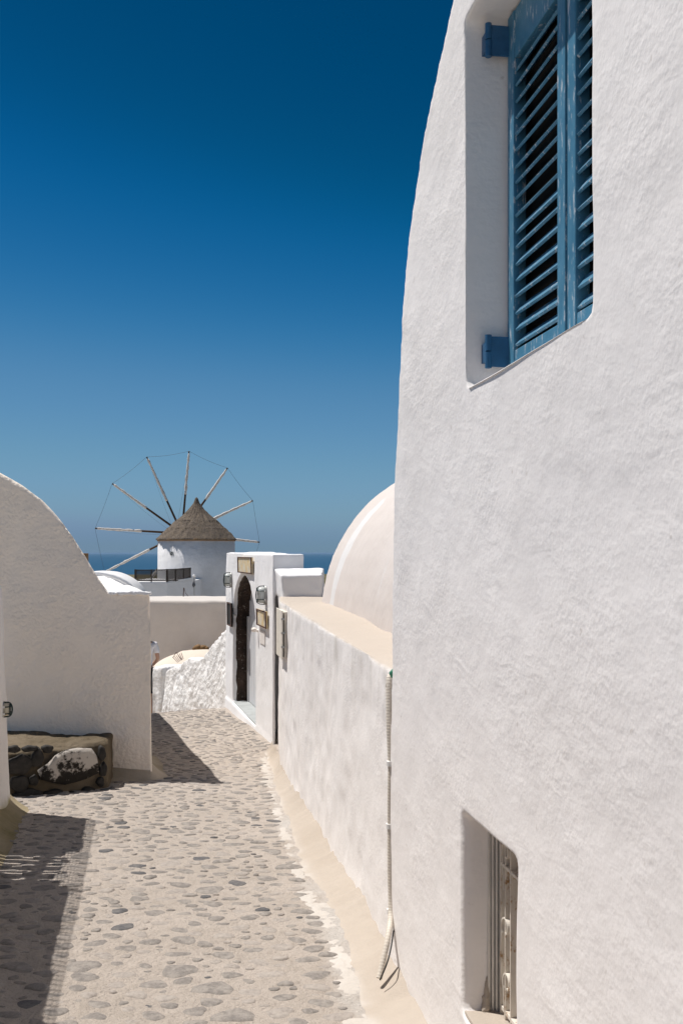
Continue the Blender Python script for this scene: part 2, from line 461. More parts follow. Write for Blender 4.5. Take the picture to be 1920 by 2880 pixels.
def build_sea():
    mb = MB(); rs = [0, 500, 2000, 5000, 12000, 30000, 70000, 160000]; seg = 96
    vs = [(0, 0, -70)]; fs = []
    for r in rs[1:]:
        for k in range(seg): a = 2*math.pi*k/seg; vs.append((r*math.cos(a), r*math.sin(a), -70))
    for k in range(seg): fs.append((0, 1+k, 1+(k+1) % seg))
    for i in range(len(rs)-2):
        for k in range(seg):
            a = 1+i*seg+k; b = 1+i*seg+(k+1) % seg; fs.append((a, a+seg, b+seg, b))
    o = MB().add(vs, fs).build('sea', M_sea); tag(o, 'deep blue open sea reaching the horizon', 'sea', kind='structure')
build_sea()

def build_ground():
    seg = 180; rs = list(np.concatenate([np.linspace(0, 30, 31), np.geomspace(34, 3400, 60)]))
    vs = []; fs = []
    for r in rs:
        for k in range(seg):
            a = 2*math.pi*k/seg; x = r*math.cos(a); y = r*math.sin(a)
            near = g1(x, min(y, 40))-.12
            far = -5.6-.0193*r-max(0, r-2900)*.08
            q = float(smooth01(np.array((r-18)/35)))
            z = near*(1-q)+far*q
            if r > 60: z += float(vnoise(np.array([[x, y, 0]]), .004, 3)[0])*min(2.0, r*.0012)
            vs.append((x, y, z))
    for i in range(len(rs)-1):
        for k in range(seg):
            a = i*seg+k; b = i*seg+(k+1) % seg; fs.append((a, a+seg, b+seg, b))
    me = bpy.data.meshes.new('ground'); me.from_pydata(vs, [], fs); me.update()
    o = link('ground', me, M_land, None, True); tag(o, 'dry brown land falling away to the sea', 'ground', kind='structure')
build_ground()

def skirt_edge(y):
    """X of the lower edge of the plaster skirt along the path's right side"""
    return LWX(y)-np.interp(y, [2, 3.8, 5, 7, 8.9, 9.6, 10.6], [.24, .235, .215, .20, .14, .07, .03])

def build_path():
    xs = np.arange(-4.6, 1.0, .026); ys = np.concatenate([np.arange(-3, 2.8, .12), np.arange(2.8, 9, .026), np.arange(9, 13, .05), np.arange(13, 21, .09)])
    X, Y = np.meshgrid(xs, ys); Pn = np.stack([X.ravel(), Y.ravel(), np.zeros(X.size)], 1)
    Z = gz(Pn[:, 0], Pn[:, 1])+fbm(Pn, .8, 2, 3)*.012+fbm(Pn, 5, 2, 9)*.002+vnoise(Pn, 17, 14)*.0044*np.clip((14-Pn[:, 1])/4, 0, 1)
    V = np.stack([Pn[:, 0], Pn[:, 1], Z], 1)
    nx = len(xs); ny = len(ys)
    i = np.arange(nx-1)[None, :]+np.arange(ny-1)[:, None]*nx
    Fc = np.stack([i, i+1, i+1+nx, i+nx], -1).reshape(-1, 4)
    me = bpy.data.meshes.new('path'); me.from_pydata(V.tolist(), [], Fc.tolist()); me.update()
    ed = skirt_edge(V[:, 1]); dist = ed-V[:, 0]+fbm(Pn, 3, 3, 21)*.06
    blot = smooth01(.45+.9*fbm(Pn, 1.6, 3, 77))
    wash = np.clip(1-dist/.15, 0, 1)*smooth01((10.3-V[:, 1])/1.5)*(.55+.45*blot)
    # whitewash line at the foot of the far white walls
    Lx, Ly = -1.76, 15.2
    s2 = (V[:, 0]-Lx)*(-.56)+(V[:, 1]-Ly)*.83; d2 = (V[:, 0]-Lx)*(.83)+(V[:, 1]-Ly)*.56
    wash = np.maximum(wash, np.clip(1-np.abs(d2+.22)/.16, 0, 1)*(s2 > -.3))
    at = me.attributes.new('mask', 'FLOAT', 'POINT'); at.data.foreach_set('value', wash.astype(np.float32))
    o = link('path', me, M_path, None, True)
    tag(o, 'beige mortared footpath set with grey cobblestones', 'path', kind='structure')
    return o
path = build_path()

def stone_proto(k):
    r = random.Random(100+k); n = 12; vs = [(0, 0, .35)]; el = r.uniform(.62, .95)
    ph = [r.uniform(0, 6.28) for _ in range(3)]
    jag = [r.uniform(-.10, .10) for _ in range(12)]
    def rad(a): return 1+.13*math.sin(2*a+ph[0])+.11*math.sin(3*a+ph[1])+jag[int(round(a/(2*math.pi)*12)) % 12]
    for q, z in ((.6, .30), (.92, .14), (1.04, -.6)):
        for i in range(n):
            a = 2*math.pi*i/n; R = rad(a)*q
            vs.append((R*math.cos(a), R*math.sin(a)*el, z+r.uniform(-.05, .05)))
    fs = [(0, 1+i, 1+(i+1) % n) for i in range(n)]
    for L in range(2):
        fs += [(1+L*n+i, 1+(L+1)*n+i, 1+(L+1)*n+(i+1) % n, 1+L*n+(i+1) % n) for i in range(n)]
    return vs, fs

def build_stones():
    protos = [stone_proto(k) for k in range(10)]
    SKY = np.linspace(2, 11, 60); SKX = [float(skirt_edge(q)) for q in SKY]
    meshes = {}
    for k, (vs, fs) in enumerate(protos):
        for j in range(3):
            me = bpy.data.meshes.new('cobblestone'); me.from_pydata(vs, [], fs); me.update()
            me.polygons.foreach_set('use_smooth', [True]*len(fs)); me.materials.append(M_stones[j]); meshes[(k, j)] = me
    cell = .055; grid = {}; pts = []
    r = random.Random(5)
    sizes = [(.056, .072, 500), (.040, .054, 12000), (.027, .040, 36000), (.015, .025, 60000)]
    for (amin, amax, cnt) in sizes:
        for _ in range(cnt):
            y = 3.0+14.5*r.random()**1.25; x = r.uniform(-3.6, .6); a = r.uniform(amin, amax)
            if x > float(np.interp(y, SKY, SKX))-.05 and y < 10.8: continue
            if y >= 10.8 and x > -.75-.259*(y-11.3)-.08: continue
            if y > 15 and (x+1.76)*.83+(y-15.2)*.56 > -.3: continue
            if x < -.36*y-.25: continue
            ci, cj = int(x/.1), int(y/.1); ok = True; gp = .007+.034*r.random()**2
            for ii in range(ci-2, ci+3):
                for jj in range(cj-2, cj+3):
                    for (xx, yy, aa) in grid.get((ii, jj), ()):
                        if ((xx-x)/1.22)**2+((yy-y)/.92)**2 < (a+aa+gp)**2: ok = False; break
                    if not ok: break
                if not ok: break
            if not ok: continue
            grid.setdefault((ci, cj), []).append((x, y, a)); pts.append((x, y, a))
    pts.sort(key=lambda p: -(p[2]/p[1]**1.5))
    def rnd_mat(): q = r.random(); return 2 if q < .045 else (1 if q < .66 else 0)
    far = MB()
    for i, (x, y, a) in enumerate(pts):
        k = r.randrange(10); j = rnd_mat(); rot = r.gauss(0, .3)
        zz = g1(x, y)+float(fbm(np.array([[x, y, 0.]]), .8, 2, 3)[0])*.012
        sx = a*r.uniform(1.08, 1.3); h = a*.16+.011; lift = r.uniform(-.003, .003)
        if i < 300:
            o = bpy.data.objects.new('cobblestone', meshes[(k, j)]); COL.objects.link(o); o.parent = path
            o.location = (x, y, zz+lift); o.rotation_euler = (0, 0, rot); o.scale = (sx, a, h)
        else:
            c, s_ = math.cos(rot), math.sin(rot)
            vs = [(x+c*vx*sx-s_*vy*a, y+s_*vx*sx+c*vy*a, zz+lift+vz*h) for vx, vy, vz in protos[k][0]]
            far.add(vs, protos[k][1], j)
    o = far.build('cobblestones', M_stones, path, True); o['kind'] = 'stuff'
    return len(pts)
print('stones', build_stones())

# ------------------------------------------------------------------ near house on the right
class Frame:
    """vertical plane: s along the wall, t into it, z up"""
    def __init__(s, p0, p1, inward_right=True):
        s.p0 = Vector((p0[0], p0[1])); e = Vector((p1[0]-p0[0], p1[1]-p0[1])); s.len = e.length; s.e = e.normalized()
        s.n = Vector((-s.e.y, s.e.x))
        if (s.n.x > 0) != inward_right: s.n = -s.n
    def __call__(s, a, t, z):
        p = s.p0+s.e*a+s.n*t; return (p.x, p.y, z)
    def hit(s, u, v, t=0.0):
        k = (u-U0)/F; m = (V0-v)/F; q = s.p0+s.n*t
        d = q.dot(s.n)/(k*s.n.x+s.n.y)
        p = Vector((k*d, d)); return (p-s.p0).dot(s.e), m*d, d

H = Frame((.19, 4.42), (.19+.163*5, 4.42-5))
sil = [(1112, 1345), (1120, 1200), (1128, 900), (1145, 680), (1185, 400), (1240, 150), (1275, 0)]
prof = [(0, -2.6)]
for (u, v) in sil:
    a, z, d = H.hit(u, v); prof.append((max(a, 0), z))
print('house profile', [(round(a, 2), round(z, 2)) for a, z in prof])
prof += [(1.35, 2.06), (1.8, 2.19), (2.3, 2.27), (2.8, 2.29), (3.4, 2.24), (4.0, 2.08), (4.6, 1.75), (5.1, 1.2), (5.3, .5), (5.3, -2.6)]
prof[0] = (0, -2.6)
w_s1, w_z1, _ = H.hit(1308, 1082); w_s2, w_z2, _ = H.hit(1657, 880); w_zs = (w_z1+w_z2)/2
_, w_zh, _ = H.hit(1308, 55)
print('window', w_s1, w_s2, w_z1, w_z2, w_zh)
l_s1, l_z1, _ = H.hit(1300, 2275); l_s2, l_z2, _ = H.hit(1447, 2432); l_zt = (l_z1+l_z2)/2; _, l_zb, _ = H.hit(1300, 2852)
print('visible grille', H.hit(1446, 2600, .12)[0]-l_s1, H.hit(1400, 2600, .12)[0]-l_s1)
print('low opening', l_s1, l_s2, l_z1, l_z2, l_zb)

house = thing('white_house', H(0, 0, -2.2), 'large white plastered house with blue louvred shutters beside the path', 'house')
mb = MB().prism([(a, 0, z) for a, z in prof], [(a, 2.6, z) for a, z in prof])
def reveal(t): return w_s1-.012+.22*t      # splayed far reveal
cutw = MB().prism([(a, -.3, z) for a, z in ((reveal(-.3), w_zs), (w_s2, w_zs), (w_s2, w_zh), (reveal(-.3), w_zh))],
                  [(a, .215, z) for a, z in ((reveal(.215), w_zs-.01), (w_s2, w_zs-.01), (w_s2, w_zh), (reveal(.215), w_zh))])
cutl = MB().prism([(a, -.5, z) for a, z in ((l_s1, l_zb), (l_s2, l_zb), (l_s2, l_zt), (l_s1, l_zt))],
                  [(a, .34, z) for a, z in ((l_s1, l_zb), (l_s2, l_zb), (l_s2, l_zt), (l_s1, l_zt))])
adobe('wall', mb, M_house, .0165, 2, ((.8, .012, 2), (3.5, .0035, 2)), house, (cutw, cutl), seed=4, frame=H)

class Part:
    """empty-less part: a mesh built in world space under a thing; sub-parts share its frame"""
    @staticmethod
    def sub(mbuild, name, mat, part, **kw):
        o = mbuild.build(name, mat, None, **kw); o.parent = part
        o.matrix_parent_inverse = Matrix.Identity(4)
        return o

def make_shutter(s0, s1, z0, z1):
    t0, t1 = .128, .170; st = .060
    root = MB().box(s0+.004, s0+st, t0, t1, z0, z1, H).build('shutter', M_blue, house, bevel=.004)
    sub = lambda m, n, **k: Part.sub(m, n, M_blue, root, **k)
    sub(MB().box(s1-st, s1-.003, t0, t1, z0, z1, H), 'stile', bevel=.004)
    sub(MB().box(s0+st, s1-st, t0+.004, t1-.002, z1-.15, z1, H), 'rail', bevel=.003)
    sub(MB().box(s0+st, s1-st, t0+.004, t1-.002, z0, z0+.085, H), 'rail', bevel=.003)
    ang = math.radians(50); ch = .046; th = .009
    z = z0+.085+.03
    while z < z1-.165:
        zz = z+random.uniform(-.003, .003); an = ang+random.uniform(-.09, .09); dz = random.uniform(-.003, .003)
        ct, cz = math.cos(an), math.sin(an)   # chord from outer-low to inner-high
        tm = (t0+t1)/2+.001
        def corner(a, b):                     # a along chord, b along thickness
            return (tm+a*ct-b*cz*-1*0-b*cz, zz+a*cz+b*ct)
        c = [corner(-ch/2, -th/2), corner(ch/2, -th/2), corner(ch/2, th/2), corner(-ch/2, th/2)]
        m = MB().prism([H(s0+st+.001, t, q) for t, q in c], [H(s1-st-.001, t, q+dz) for t, q in c])
        sub(m, 'slat', bevel=.002)
        z += .0505
    return root
mid = (w_s1+w_s2)/2+.03
z0s, z1s = w_zs+.012, w_zh-.006
make_shutter(w_s1+.030, mid-.004, z0s, z1s)
make_shutter(mid+.004, w_s2+.06, z0s, z1s)
MB().box(w_s1+.03, w_s2+.03, .190, .20, w_zs-.02, w_zh+.01, H).build('shutter_shade', M_shade_board, house)  # black sheet stands in for the shade behind the slats
# hinges on the far reveal
for (vv) in (172, 1012):
    z = (V0-vv)/F*3.27
    hb = MB().box(w_s1+.040, w_s1+.047, .066, .135, z-.048, z+.048, H).build('hinge', M_bluehw, house, bevel=.002)
    Part.sub(MB().tube([H(w_s1+.043, .062, z-.052), H(w_s1+.043, .062, z-.002)], .0105, 12), 'hinge_pin', M_bluehw, hb, smooth=False)
    Part.sub(MB().tube([H(w_s1+.043, .062, z+.002), H(w_s1+.043, .062, z+.052)], .0105, 12), 'hinge_pin', M_bluehw, hb, smooth=False)
    Part.sub(MB().box(w_s1-.03, w_s1+.04, .055, .069, z-.03, z+.03, H), 'bracket', M_bluehw, hb)

# basement opening: frame, dark backing painted as shade, and cream iron grille
fr_ = MB()
for i, (t, dt) in enumerate(((.082, .008), (.093, .008), (.104, .008), (.115, .010))):
    fr_.box(l_s1-.01, l_s1+.010+.006*i, t, t+dt, l_zb, l_zt, H)
fr = fr_.build('window_frame', M_alu, house, bevel=.002)
MB().box(l_s1, l_s2+.02, .245, .265, l_zb, l_zt, H).build('grille_shade', M_brownwood, house)  # brown panel darkens the gaps between the bars in place of shade
MB().box(l_s1-.005, l_s2+.01, .006, .16, l_zb-.012, l_zb+.012, H).build('window_sill', M_cream, house, bevel=.006)
gr = MB().box(l_s1+.05, l_s2, .113, .143, l_zb+.03, l_zb+.042, H).build('grille', M_creamiron, house)
def flat_band(pts, w, th):
    """flat iron strip: pts in (s,z) of the facade, width along t"""
    m = MB(); vs = []; n = len(pts); fs = []
    for i, (a, z) in enumerate(pts):
        p, q = pts[max(i-1, 0)], pts[min(i+1, n-1)]; dx, dz = q[0]-p[0], q[1]-p[1]; L = math.hypot(dx, dz) or 1
        ox, oz = -dz/L*th/2, dx/L*th/2
        for (t, sg) in ((.112, -1), (.112+w, -1), (.112+w, 1), (.112, 1)):
            vs.append(H(a+ox*sg, t, z+oz*sg))
    for i in range(n-1):
        for k in range(4): fs.append((i*4+k, i*4+(k+1) % 4, i*4+4+(k+1) % 4, i*4+4+k))
    fs += [(3, 2, 1, 0), tuple((n-1)*4+k for k in range(4))]
    return m.add(vs, fs)
for a in (.040, .085, .135, .25, .36, .46):
    Part.sub(MB().bar(H(l_s1+a, .128, l_zb+.01), H(l_s1+a, .128, l_zt), .006, .030, up=(H.n.x, H.n.y, 0)), 'bar', M_creamiron, gr)
Part.sub(MB().box(l_s1+.04, l_s2, .113, .143, l_zt-.16, l_zt-.150, H), 'bar', M_creamiron, gr)
def spiral(cs, cz, r0, r1, a0, a1, n=22):
    return [(cs+math.cos(a0+(a1-a0)*i/n)*(r0+(r1-r0)*i/n), cz+math.sin(a0+(a1-a0)*i/n)*(r0+(r1-r0)*i/n)) for i in range(n+1)]
for (cs, cz, sg) in ((l_s1+.085, l_zb+.30, 1), (l_s1+.10, l_zb+.13, -1), (l_s1+.09, l_zb+.54, -1), (l_s1+.30, l_zb+.30, 1), (l_s1+.31, l_zb+.54, 1)):
    pts = spiral(cs, cz, .014, .040, -math.pi/2, math.pi*1.2*1)
    pts += [(cs-.034-.006*i*sg, cz-.02-.035*i) for i in range(1, 4)]
    Part.sub(flat_band(pts, .03, .005), 'scroll', M_creamiron, gr)
# broken plaster lump at the foot of the frame
mb = MB().prism([H(l_s1-.005, .055, l_zb), H(l_s1+.018, .06, l_zb), H(l_s1+.018, .085, l_zb), H(l_s1-.005, .085, l_zb)], [H(l_s1-.005, .076, l_zb+.10), H(l_s1+.006, .078, l_zb+.09), H(l_s1+.008, .085, l_zb+.12), H(l_s1-.005, .085, l_zb+.12)])
adobe('plaster_lump', mb, M_cream, .005, 1, ((40, .009, 3),), house)

# ------------------------------------------------------------------ low wall along the path, with ledge
Lw = Frame((LWX(9.36), 9.36), (LWX(4.2), 4.2))
low = thing('retaining_wall', Lw(0, 0, -2.2), 'low white plastered wall with cream ledge running from the house to the gateway', 'wall')
sL = Lw.len
mb = MB().prism([(0, 0, -3), (0, 0, -.445), (0, 1.4, -.425), (0, 1.4, -3)], [(sL, 0, -3), (sL, 0, -.515), (sL, 1.4, -.475), (sL, 1.4, -3)])
def toL(x, y, z): q = Vector((x, y))-Lw.p0; return (q.dot(Lw.e), q.dot(Lw.n), z)
mb.prism([toL(x, y, -3) for x, y in ((LWX(9.36), 9.30), (-.707, 11.23), (.6, 11.25), (.6, 9.3))], [toL(x, y, -.443) for x, y in ((LWX(9.36), 9.30), (-.707, 11.23), (.6, 11.25), (.6, 9.3))])
mb.box(-.42, .6, 10.9, 11.6, -3, -.45, toL)
def capmask(P, N):
    return smooth01((N[:, 2]-.35)/.35+fbm(P, 9, 3, 2)*.25)
adobe('wall', mb, M_low, .024, 5, ((1.1, .014, 2), (6, .006, 3)), low, mask=capmask, seed=8, frame=Lw)
# plaster skirt at the foot
def build_skirt():
    ys = np.arange(1.6, 10.7, .028); vs = []; fs = []; nq = 9; mk = []
    for i, y in enumerate(ys):
        xe = float(skirt_edge(y)); xw = LWX(y)+.03 if y < 9.5 else LWX(y)+.05
        if y < 4.42: xw = LWX(y)-.02
        jit = float(fbm(np.array([[xe, y, 0.]]), 2.2, 3, 11)[0])*.025
        hgt = .095+.03*float(vnoise(np.array([[0, y, 0.]]), 1.7, 5)[0])+.035*float(fbm(np.array([[0, y, 3.]]), 6, 3, 15)[0])
        for k in range(nq):
            q = k/(nq-1); x = xw+(xe+jit-xw)*q
            z = g1(x, y)+hgt*(1-q)**1.7-.012*q+.006+.006*float(vnoise(np.array([[x, y, 0.]]), 9, 4)[0])*(1-q)
            vs.append((x, y, z)); mk.append(max(0, (q-.7)/.3)*.8)
    for i in range(len(ys)-1):
        for k in range(nq-1):
            a = i*nq+k; fs.append((a, a+1, a+nq+1, a+nq))
    me = bpy.data.meshes.new('plaster_skirt'); me.from_pydata(vs, [], fs); me.update()
    P = np.array(vs); mk = np.array(mk)*np.clip(.6+fbm(P, 8, 3, 3)*.9, 0, 1)
    at = me.attributes.new('mask', 'FLOAT', 'POINT'); at.data.foreach_set('value', mk.astype(np.float32))
    o = link('plaster_skirt', me, M_cream, None, True); adopt(o, low)
build_skirt()
def build_crust():
    """splashed whitewash dried into a ragged crust between paving and skirt"""
    ys = np.arange(2.4, 10.4, .013); q = np.linspace(-1, 1, 17)
    Y, Q = np.meshgrid(ys, q, indexing='ij')
    Pn = np.stack([Y.ravel()*0, Y.ravel(), Q.ravel()*.0], 1)
    wv = fbm(Pn, 1.3, 3, 61); wid = .055+.035*fbm(Pn, .9, 2, 63)
    X = np.array([float(np.interp(y, [2, 3.8, 5, 7, 8.9, 9.6, 10.6], [.24, .235, .215, .20, .14, .07, .03])) for y in ys])
    xe = np.repeat(np.array([LWX(y) for y in ys])-X, len(q))
    x = xe-.012+.02*wv+Q.ravel()*np.maximum(wid, .015)
    P2 = np.stack([x, Y.ravel(), np.zeros_like(x)], 1)
    z = gz(x, Y.ravel())+fbm(P2, .8, 2, 3)*.012+.0065*(1-np.abs(Q.ravel())**1.5)-.006+fbm(P2, 26, 3, 66)*.0045+fbm(P2, 5, 2, 68)*.004
    n = len(q); i = np.arange(len(ys)-1)[:, None]*n+np.arange(n-1)[None, :]
    Fc = np.stack([i, i+1, i+1+n, i+n], -1).reshape(-1, 4)
    me = bpy.data.meshes.new('whitewash_crust'); me.from_pydata(np.stack([x, Y.ravel(), z], 1).tolist(), [], Fc.tolist()); me.update()
    o = link('whitewash_crust', me, M_crust, None, True); adopt(o, low)
build_crust()

# barrel vault behind the ledge
ax = Vector((-.163, 1)).normalized(); av = Vector((ax.y, -ax.x))
vault = thing('barrel_vault', (1.3, 7, -.6), 'cream plastered barrel vault roof with white repair streaks rising behind the ledge', 'vault')
def vprof(R, off=0):
    pts = []
    for i in range(33):
        a = math.pi*i/32; pts.append((-math.cos(a)*R, math.sin(a)*R*1.0))
    return pts
def VP(x, z, y):
    c = Vector((1.255, 9.35))+ax*(y-9.35)/ax.y; p = c+av*x; return (p.x, p.y, -.60+z)
pf = vprof(1.475)
mb = MB().prism([VP(pf[0][0], -1.2, 4.9)]+[VP(x, z, 4.9) for x, z in pf]+[VP(pf[-1][0], -1.2, 4.9)], [VP(pf[0][0], -1.2, 9.35)]+[VP(x, z, 9.35) for x, z in pf]+[VP(pf[-1][0], -1.2, 9.35)])
def vmask(P, N):
    rel = np.stack([P[:, 0]-1.255, P[:, 1]-9.35], 1)
    yy = rel@np.array([ax.x, ax.y]); xx = rel@np.array([av.x, av.y]); ang = np.degrees(np.arctan2(P[:, 2]+.6, -xx))
    q = np.stack([yy*1.0, ang*.012, np.zeros(len(P))], 1)
    n1 = fbm(q, 5, 4, 31)
    m = smooth01((.16-np.abs(yy+.62+.004*ang+n1*.10))/.03)*smooth01((42-ang+n1*7)/4)
    st = fbm(np.stack([yy*11, ang*.035, np.zeros(len(P))], 1), 1, 3, 40)
    m = np.maximum(m, smooth01((st-.72)/.12)*smooth01((60-ang)/20)*.5)
    return m
adobe('roof', mb, M_vault, .028, 5, ((.7, .018, 2), (4, .004, 2)), vault, mask=vmask, seed=12)

# flexible conduit down the corner
cond = thing('cable_conduit', H(0, 0, -2), 'ribbed beige cable conduit clipped to the wall, its lower end bent outward', 'conduit')
def lw_pt(u, v, t): a, z, d = Lw.hit(u, v, t); return Vector(Lw(a, t, z))
cp = [lw_pt(1094, 1905, -.03), lw_pt(1093, 1935, -.035), lw_pt(1094, 2040, -.04), lw_pt(1098, 2150, -.038), lw_pt(1097, 2240, -.04), lw_pt(1097, 2325, -.04), lw_pt(1097, 2440, -.042), lw_pt(1099, 2562, -.045), lw_pt(1090, 2640, -.08), lw_pt(1066, 2752, -.13)]
def catmull(pts, n):
    out = []
    P = [pts[0]]+pts+[pts[-1]]
    for i in range(1, len(P)-2):
        for k in range(n):
            t = k/n; a, b, c, d = P[i-1], P[i], P[i+1], P[i+2]
            out.append(.5*((2*b)+(c-a)*t+(2*a-5*b+4*c-d)*t*t+(3*b-a-3*c+d)*t**3))
    out.append(pts[-1]); return out
cc = catmull(cp, 40)
L = [0]
for i in range(1, len(cc)): L.append(L[-1]+(cc[i]-cc[i-1]).length)
tot = L[-1]; n = int(tot/.0032); pts = []; j = 0
for i in range(n+1):
    d = tot*i/n
    while j < len(L)-2 and L[j+1] < d: j += 1
    q = (d-L[j])/max(1e-6, L[j+1]-L[j]); pts.append(cc[j].lerp(cc[j+1], q))
MB().tube(pts, [.0132 if (i//2) % 2 == 0 else .0124 for i in range(len(pts))], 10).build('pipe', M_conduit, cond, True)
for (u, v) in ((1100, 2147), (1099, 2323), (1101, 2563)):
    p = lw_pt(u-2, v, -.040)
    MB().tube([p-Vector((0, 0, .010)), p+Vector((0, 0, .010))], .0185, 12).build('clip', M_clip, cond)
    q = p+Vector((H.n.x, H.n.y, 0))*.012+Vector((H.e.x, H.e.y, 0))*.02
    MB().bar(p, q, .018, .02).build('clip_tab', M_clip, cond)
MB().tube(catmull([lw_pt(1107, 1900, -.012), lw_pt(1107, 2100, -.026), lw_pt(1107, 2560, -.03), lw_pt(1105, 2625, -.05), lw_pt(1092, 2695, -.095), lw_pt(1068, 2757, -.135)], 10), .0035, 6).build('cable', M_cable, cond, True)
p = lw_pt(1101, 1893, -.02)
MB().tube([p-Vector((0, 0, .02)), p, p+Vector((.01, 0, .018))], [.009, .012, .006], 10).build('cap', M_green, cond, True)
p = lw_pt(1093, 1915, -.03); MB().tube([p-Vector((0, 0, .03)), p+Vector((.012, 0, .025))], [.016, .02], 10).build('elbow', M_conduit, cond, True)

# meter box near the far end of the low wall
a0, zt_, _ = Lw.hit(783, 1708); a1, zt2, _ = Lw.hit(806, 1722); _, zb_, _ = Lw.hit(797, 1843)
mbx = thing('meter_box', Lw(a0, 0, zb_), 'cream metal meter box with its cover ajar on the low wall', 'box')
zt_ = (zt_+zt2)/2
a0 = max(a0, .10)
MB().box(a0, a1, -.022, .02, zb_, zt_, Lw).build('case', M_boxwhite, mbx, bevel=.006)
MB().box(a0+.01, a1-.01, -.027, -.0225, zb_+.01, zt_-.01, Lw).build('gap', M_shade_board, mbx)  # solid black slab painted in as the shade behind the ajar cover
MB().box(a0-.005, a1+.015, -.044, -.033, zb_-.01, zt_+.012, Lw).build('cover', M_boxwhite, mbx, bevel=.005)
for q in (.25, .55, .85):
    zz = zb_+(zt_-zb_)*q; MB().box(a1+.004, a1+.018, -.05, -.016, zz-.009, zz+.009, Lw).build('latch', M_tin, mbx, bevel=.003)

# ------------------------------------------------------------------ gateway
G = Frame((-1.76, 15.2), (-.778, 11.3))
gate = thing('gateway', G(0, 0, -2.4), 'white plastered gateway wall with an arched doorway at the bend of the path', 'gateway')
d_s1 = G.hit(655, 1900)[0]; d_s2 = G.hit(719, 1900)[0]; d_top = G.hit(694, 1617)[1]; d_bot = -2.165
print('gate', G.len, d_s1, d_s2, d_top)
def archpts(s1, s2, zb, zs, zt, n=14):
    c = (s1+s2)/2; r = (s2-s1)/2
    return [(s1, zb)]+[(c-math.cos(math.pi*i/n)*r, zs+math.sin(math.pi*i/n)**.85*(zt-zs)) for i in range(n+1)]+[(s2, zb)]
dp = archpts(d_s1, d_s2, d_bot, -1.0, d_top)
mb = MB().prism([(0, 0, -3.6), (G.len, 0, -3.6), (G.len, 0, -.012), (0, 0, .01)], [(0, .36, -3.6), (G.len, .36, -3.6), (G.len, .36, -.012), (0, .36, .01)])
# plinth in front of the foot
mb.prism([(-.05, -.09, -3.6), (G.len, -.05, -3.6), (G.len, .1, -3.6), (-.05, .1, -3.6)], [(0, -.02, -2.2), (G.len, 0, -2.12), (G.len, .1, -2.12), (0, .1, -2.2)])
cut = MB().prism([(a, -.6, z) for a, z in dp], [(a, .30, z) for a, z in dp])
adobe('wall', mb, M_gate, .02, 2, ((1.0, .014, 2), (5, .004, 2)), gate, (cut, MB().box(G.len-.95, G.len+.3, .032, .31, -2.35, -.47)), seed=15, frame=G)
# stub block beyond the low wall's end
b0 = px(772, 1605, 11.1)
mb = MB().prism([(-.74, 11.28, -.50), (-.61, 10.1, -.50), (-.19, 10.12, -.50), (-.2, 11.3, -.50)], [(-.765, 11.28, -.17), (-.625, 10.1, -.215), (-.19, 10.12, -.215), (-.2, 11.3, -.17)])
mb.box(-.57, -.19, 10.11, 11.25, -.7, -.36)
adobe('block', mb, M_gate, .02, 10, ((2, .014, 2), (9, .005, 2)), gate, seed=19)
# door set back in the reveal
iv = archpts(d_s1+.02, d_s2-.02, d_bot, -1.0, d_top-.03)
door = MB().prism([G(a, .235, z) for a, z in iv], [G(a, .27, z) for a, z in iv]).build('door', M_doorpaint, gate)
def arch_z(a, s1, s2, zs, zt):
    q = max(-1, min(1, (a-(s1+s2)/2)/((s2-s1)/2))); return zs+math.sqrt(max(0, 1-q*q))**.85*(zt-zs)
nb = 9
for i in range(nb):
    a = d_s1+.16+(d_s2-d_s1-.3)*i/nb; b = d_s1+.16+(d_s2-d_s1-.3)*(i+1)/nb-.012
    zt = min(arch_z(a, d_s1, d_s2, -1.0, d_top), arch_z(b, d_s1, d_s2, -1.0, d_top))-.10
    Part.sub(MB().box(a, b, .217, .236, d_bot+.02, zt, G), 'board', M_doorpaint, door, bevel=.003)
Part.sub(MB().box(d_s1+.03, d_s1+.15, .20, .236, d_bot+.01, -.92, G), 'stile', M_doorpaint, door, bevel=.004)
Part.sub(MB().box(d_s2-.15, d_s2-.03, .20, .236, d_bot+.01, -.92, G), 'stile', M_doorpaint, door, bevel=.004)
for zz in (-1.75, -1.25, -.8):
    Part.sub(MB().box(d_s2-.62, d_s2-.52, .19, .22, zz-.03, zz+.03, G), 'hinge', M_tin, door, bevel=.003)
# dark volcanic jamb and intrados
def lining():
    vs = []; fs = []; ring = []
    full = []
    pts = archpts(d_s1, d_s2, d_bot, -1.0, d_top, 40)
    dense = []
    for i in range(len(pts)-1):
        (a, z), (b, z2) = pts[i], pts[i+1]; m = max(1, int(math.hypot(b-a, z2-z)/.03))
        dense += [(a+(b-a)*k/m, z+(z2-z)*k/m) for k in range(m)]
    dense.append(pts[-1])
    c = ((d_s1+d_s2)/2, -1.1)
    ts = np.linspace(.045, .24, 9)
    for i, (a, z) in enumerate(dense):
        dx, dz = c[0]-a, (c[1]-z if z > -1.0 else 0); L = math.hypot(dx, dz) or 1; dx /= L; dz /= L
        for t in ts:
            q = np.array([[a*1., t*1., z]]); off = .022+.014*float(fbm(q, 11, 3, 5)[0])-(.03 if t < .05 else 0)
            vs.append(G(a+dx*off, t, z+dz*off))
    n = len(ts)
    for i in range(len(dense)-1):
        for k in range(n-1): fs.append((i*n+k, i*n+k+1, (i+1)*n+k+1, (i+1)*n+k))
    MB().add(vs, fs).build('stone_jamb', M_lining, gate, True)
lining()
MB().box(d_s1-.02, d_s2+.02, .01, .24, d_bot-.05, d_bot+.012, G).build('threshold', M_slab, gate, bevel=.006)

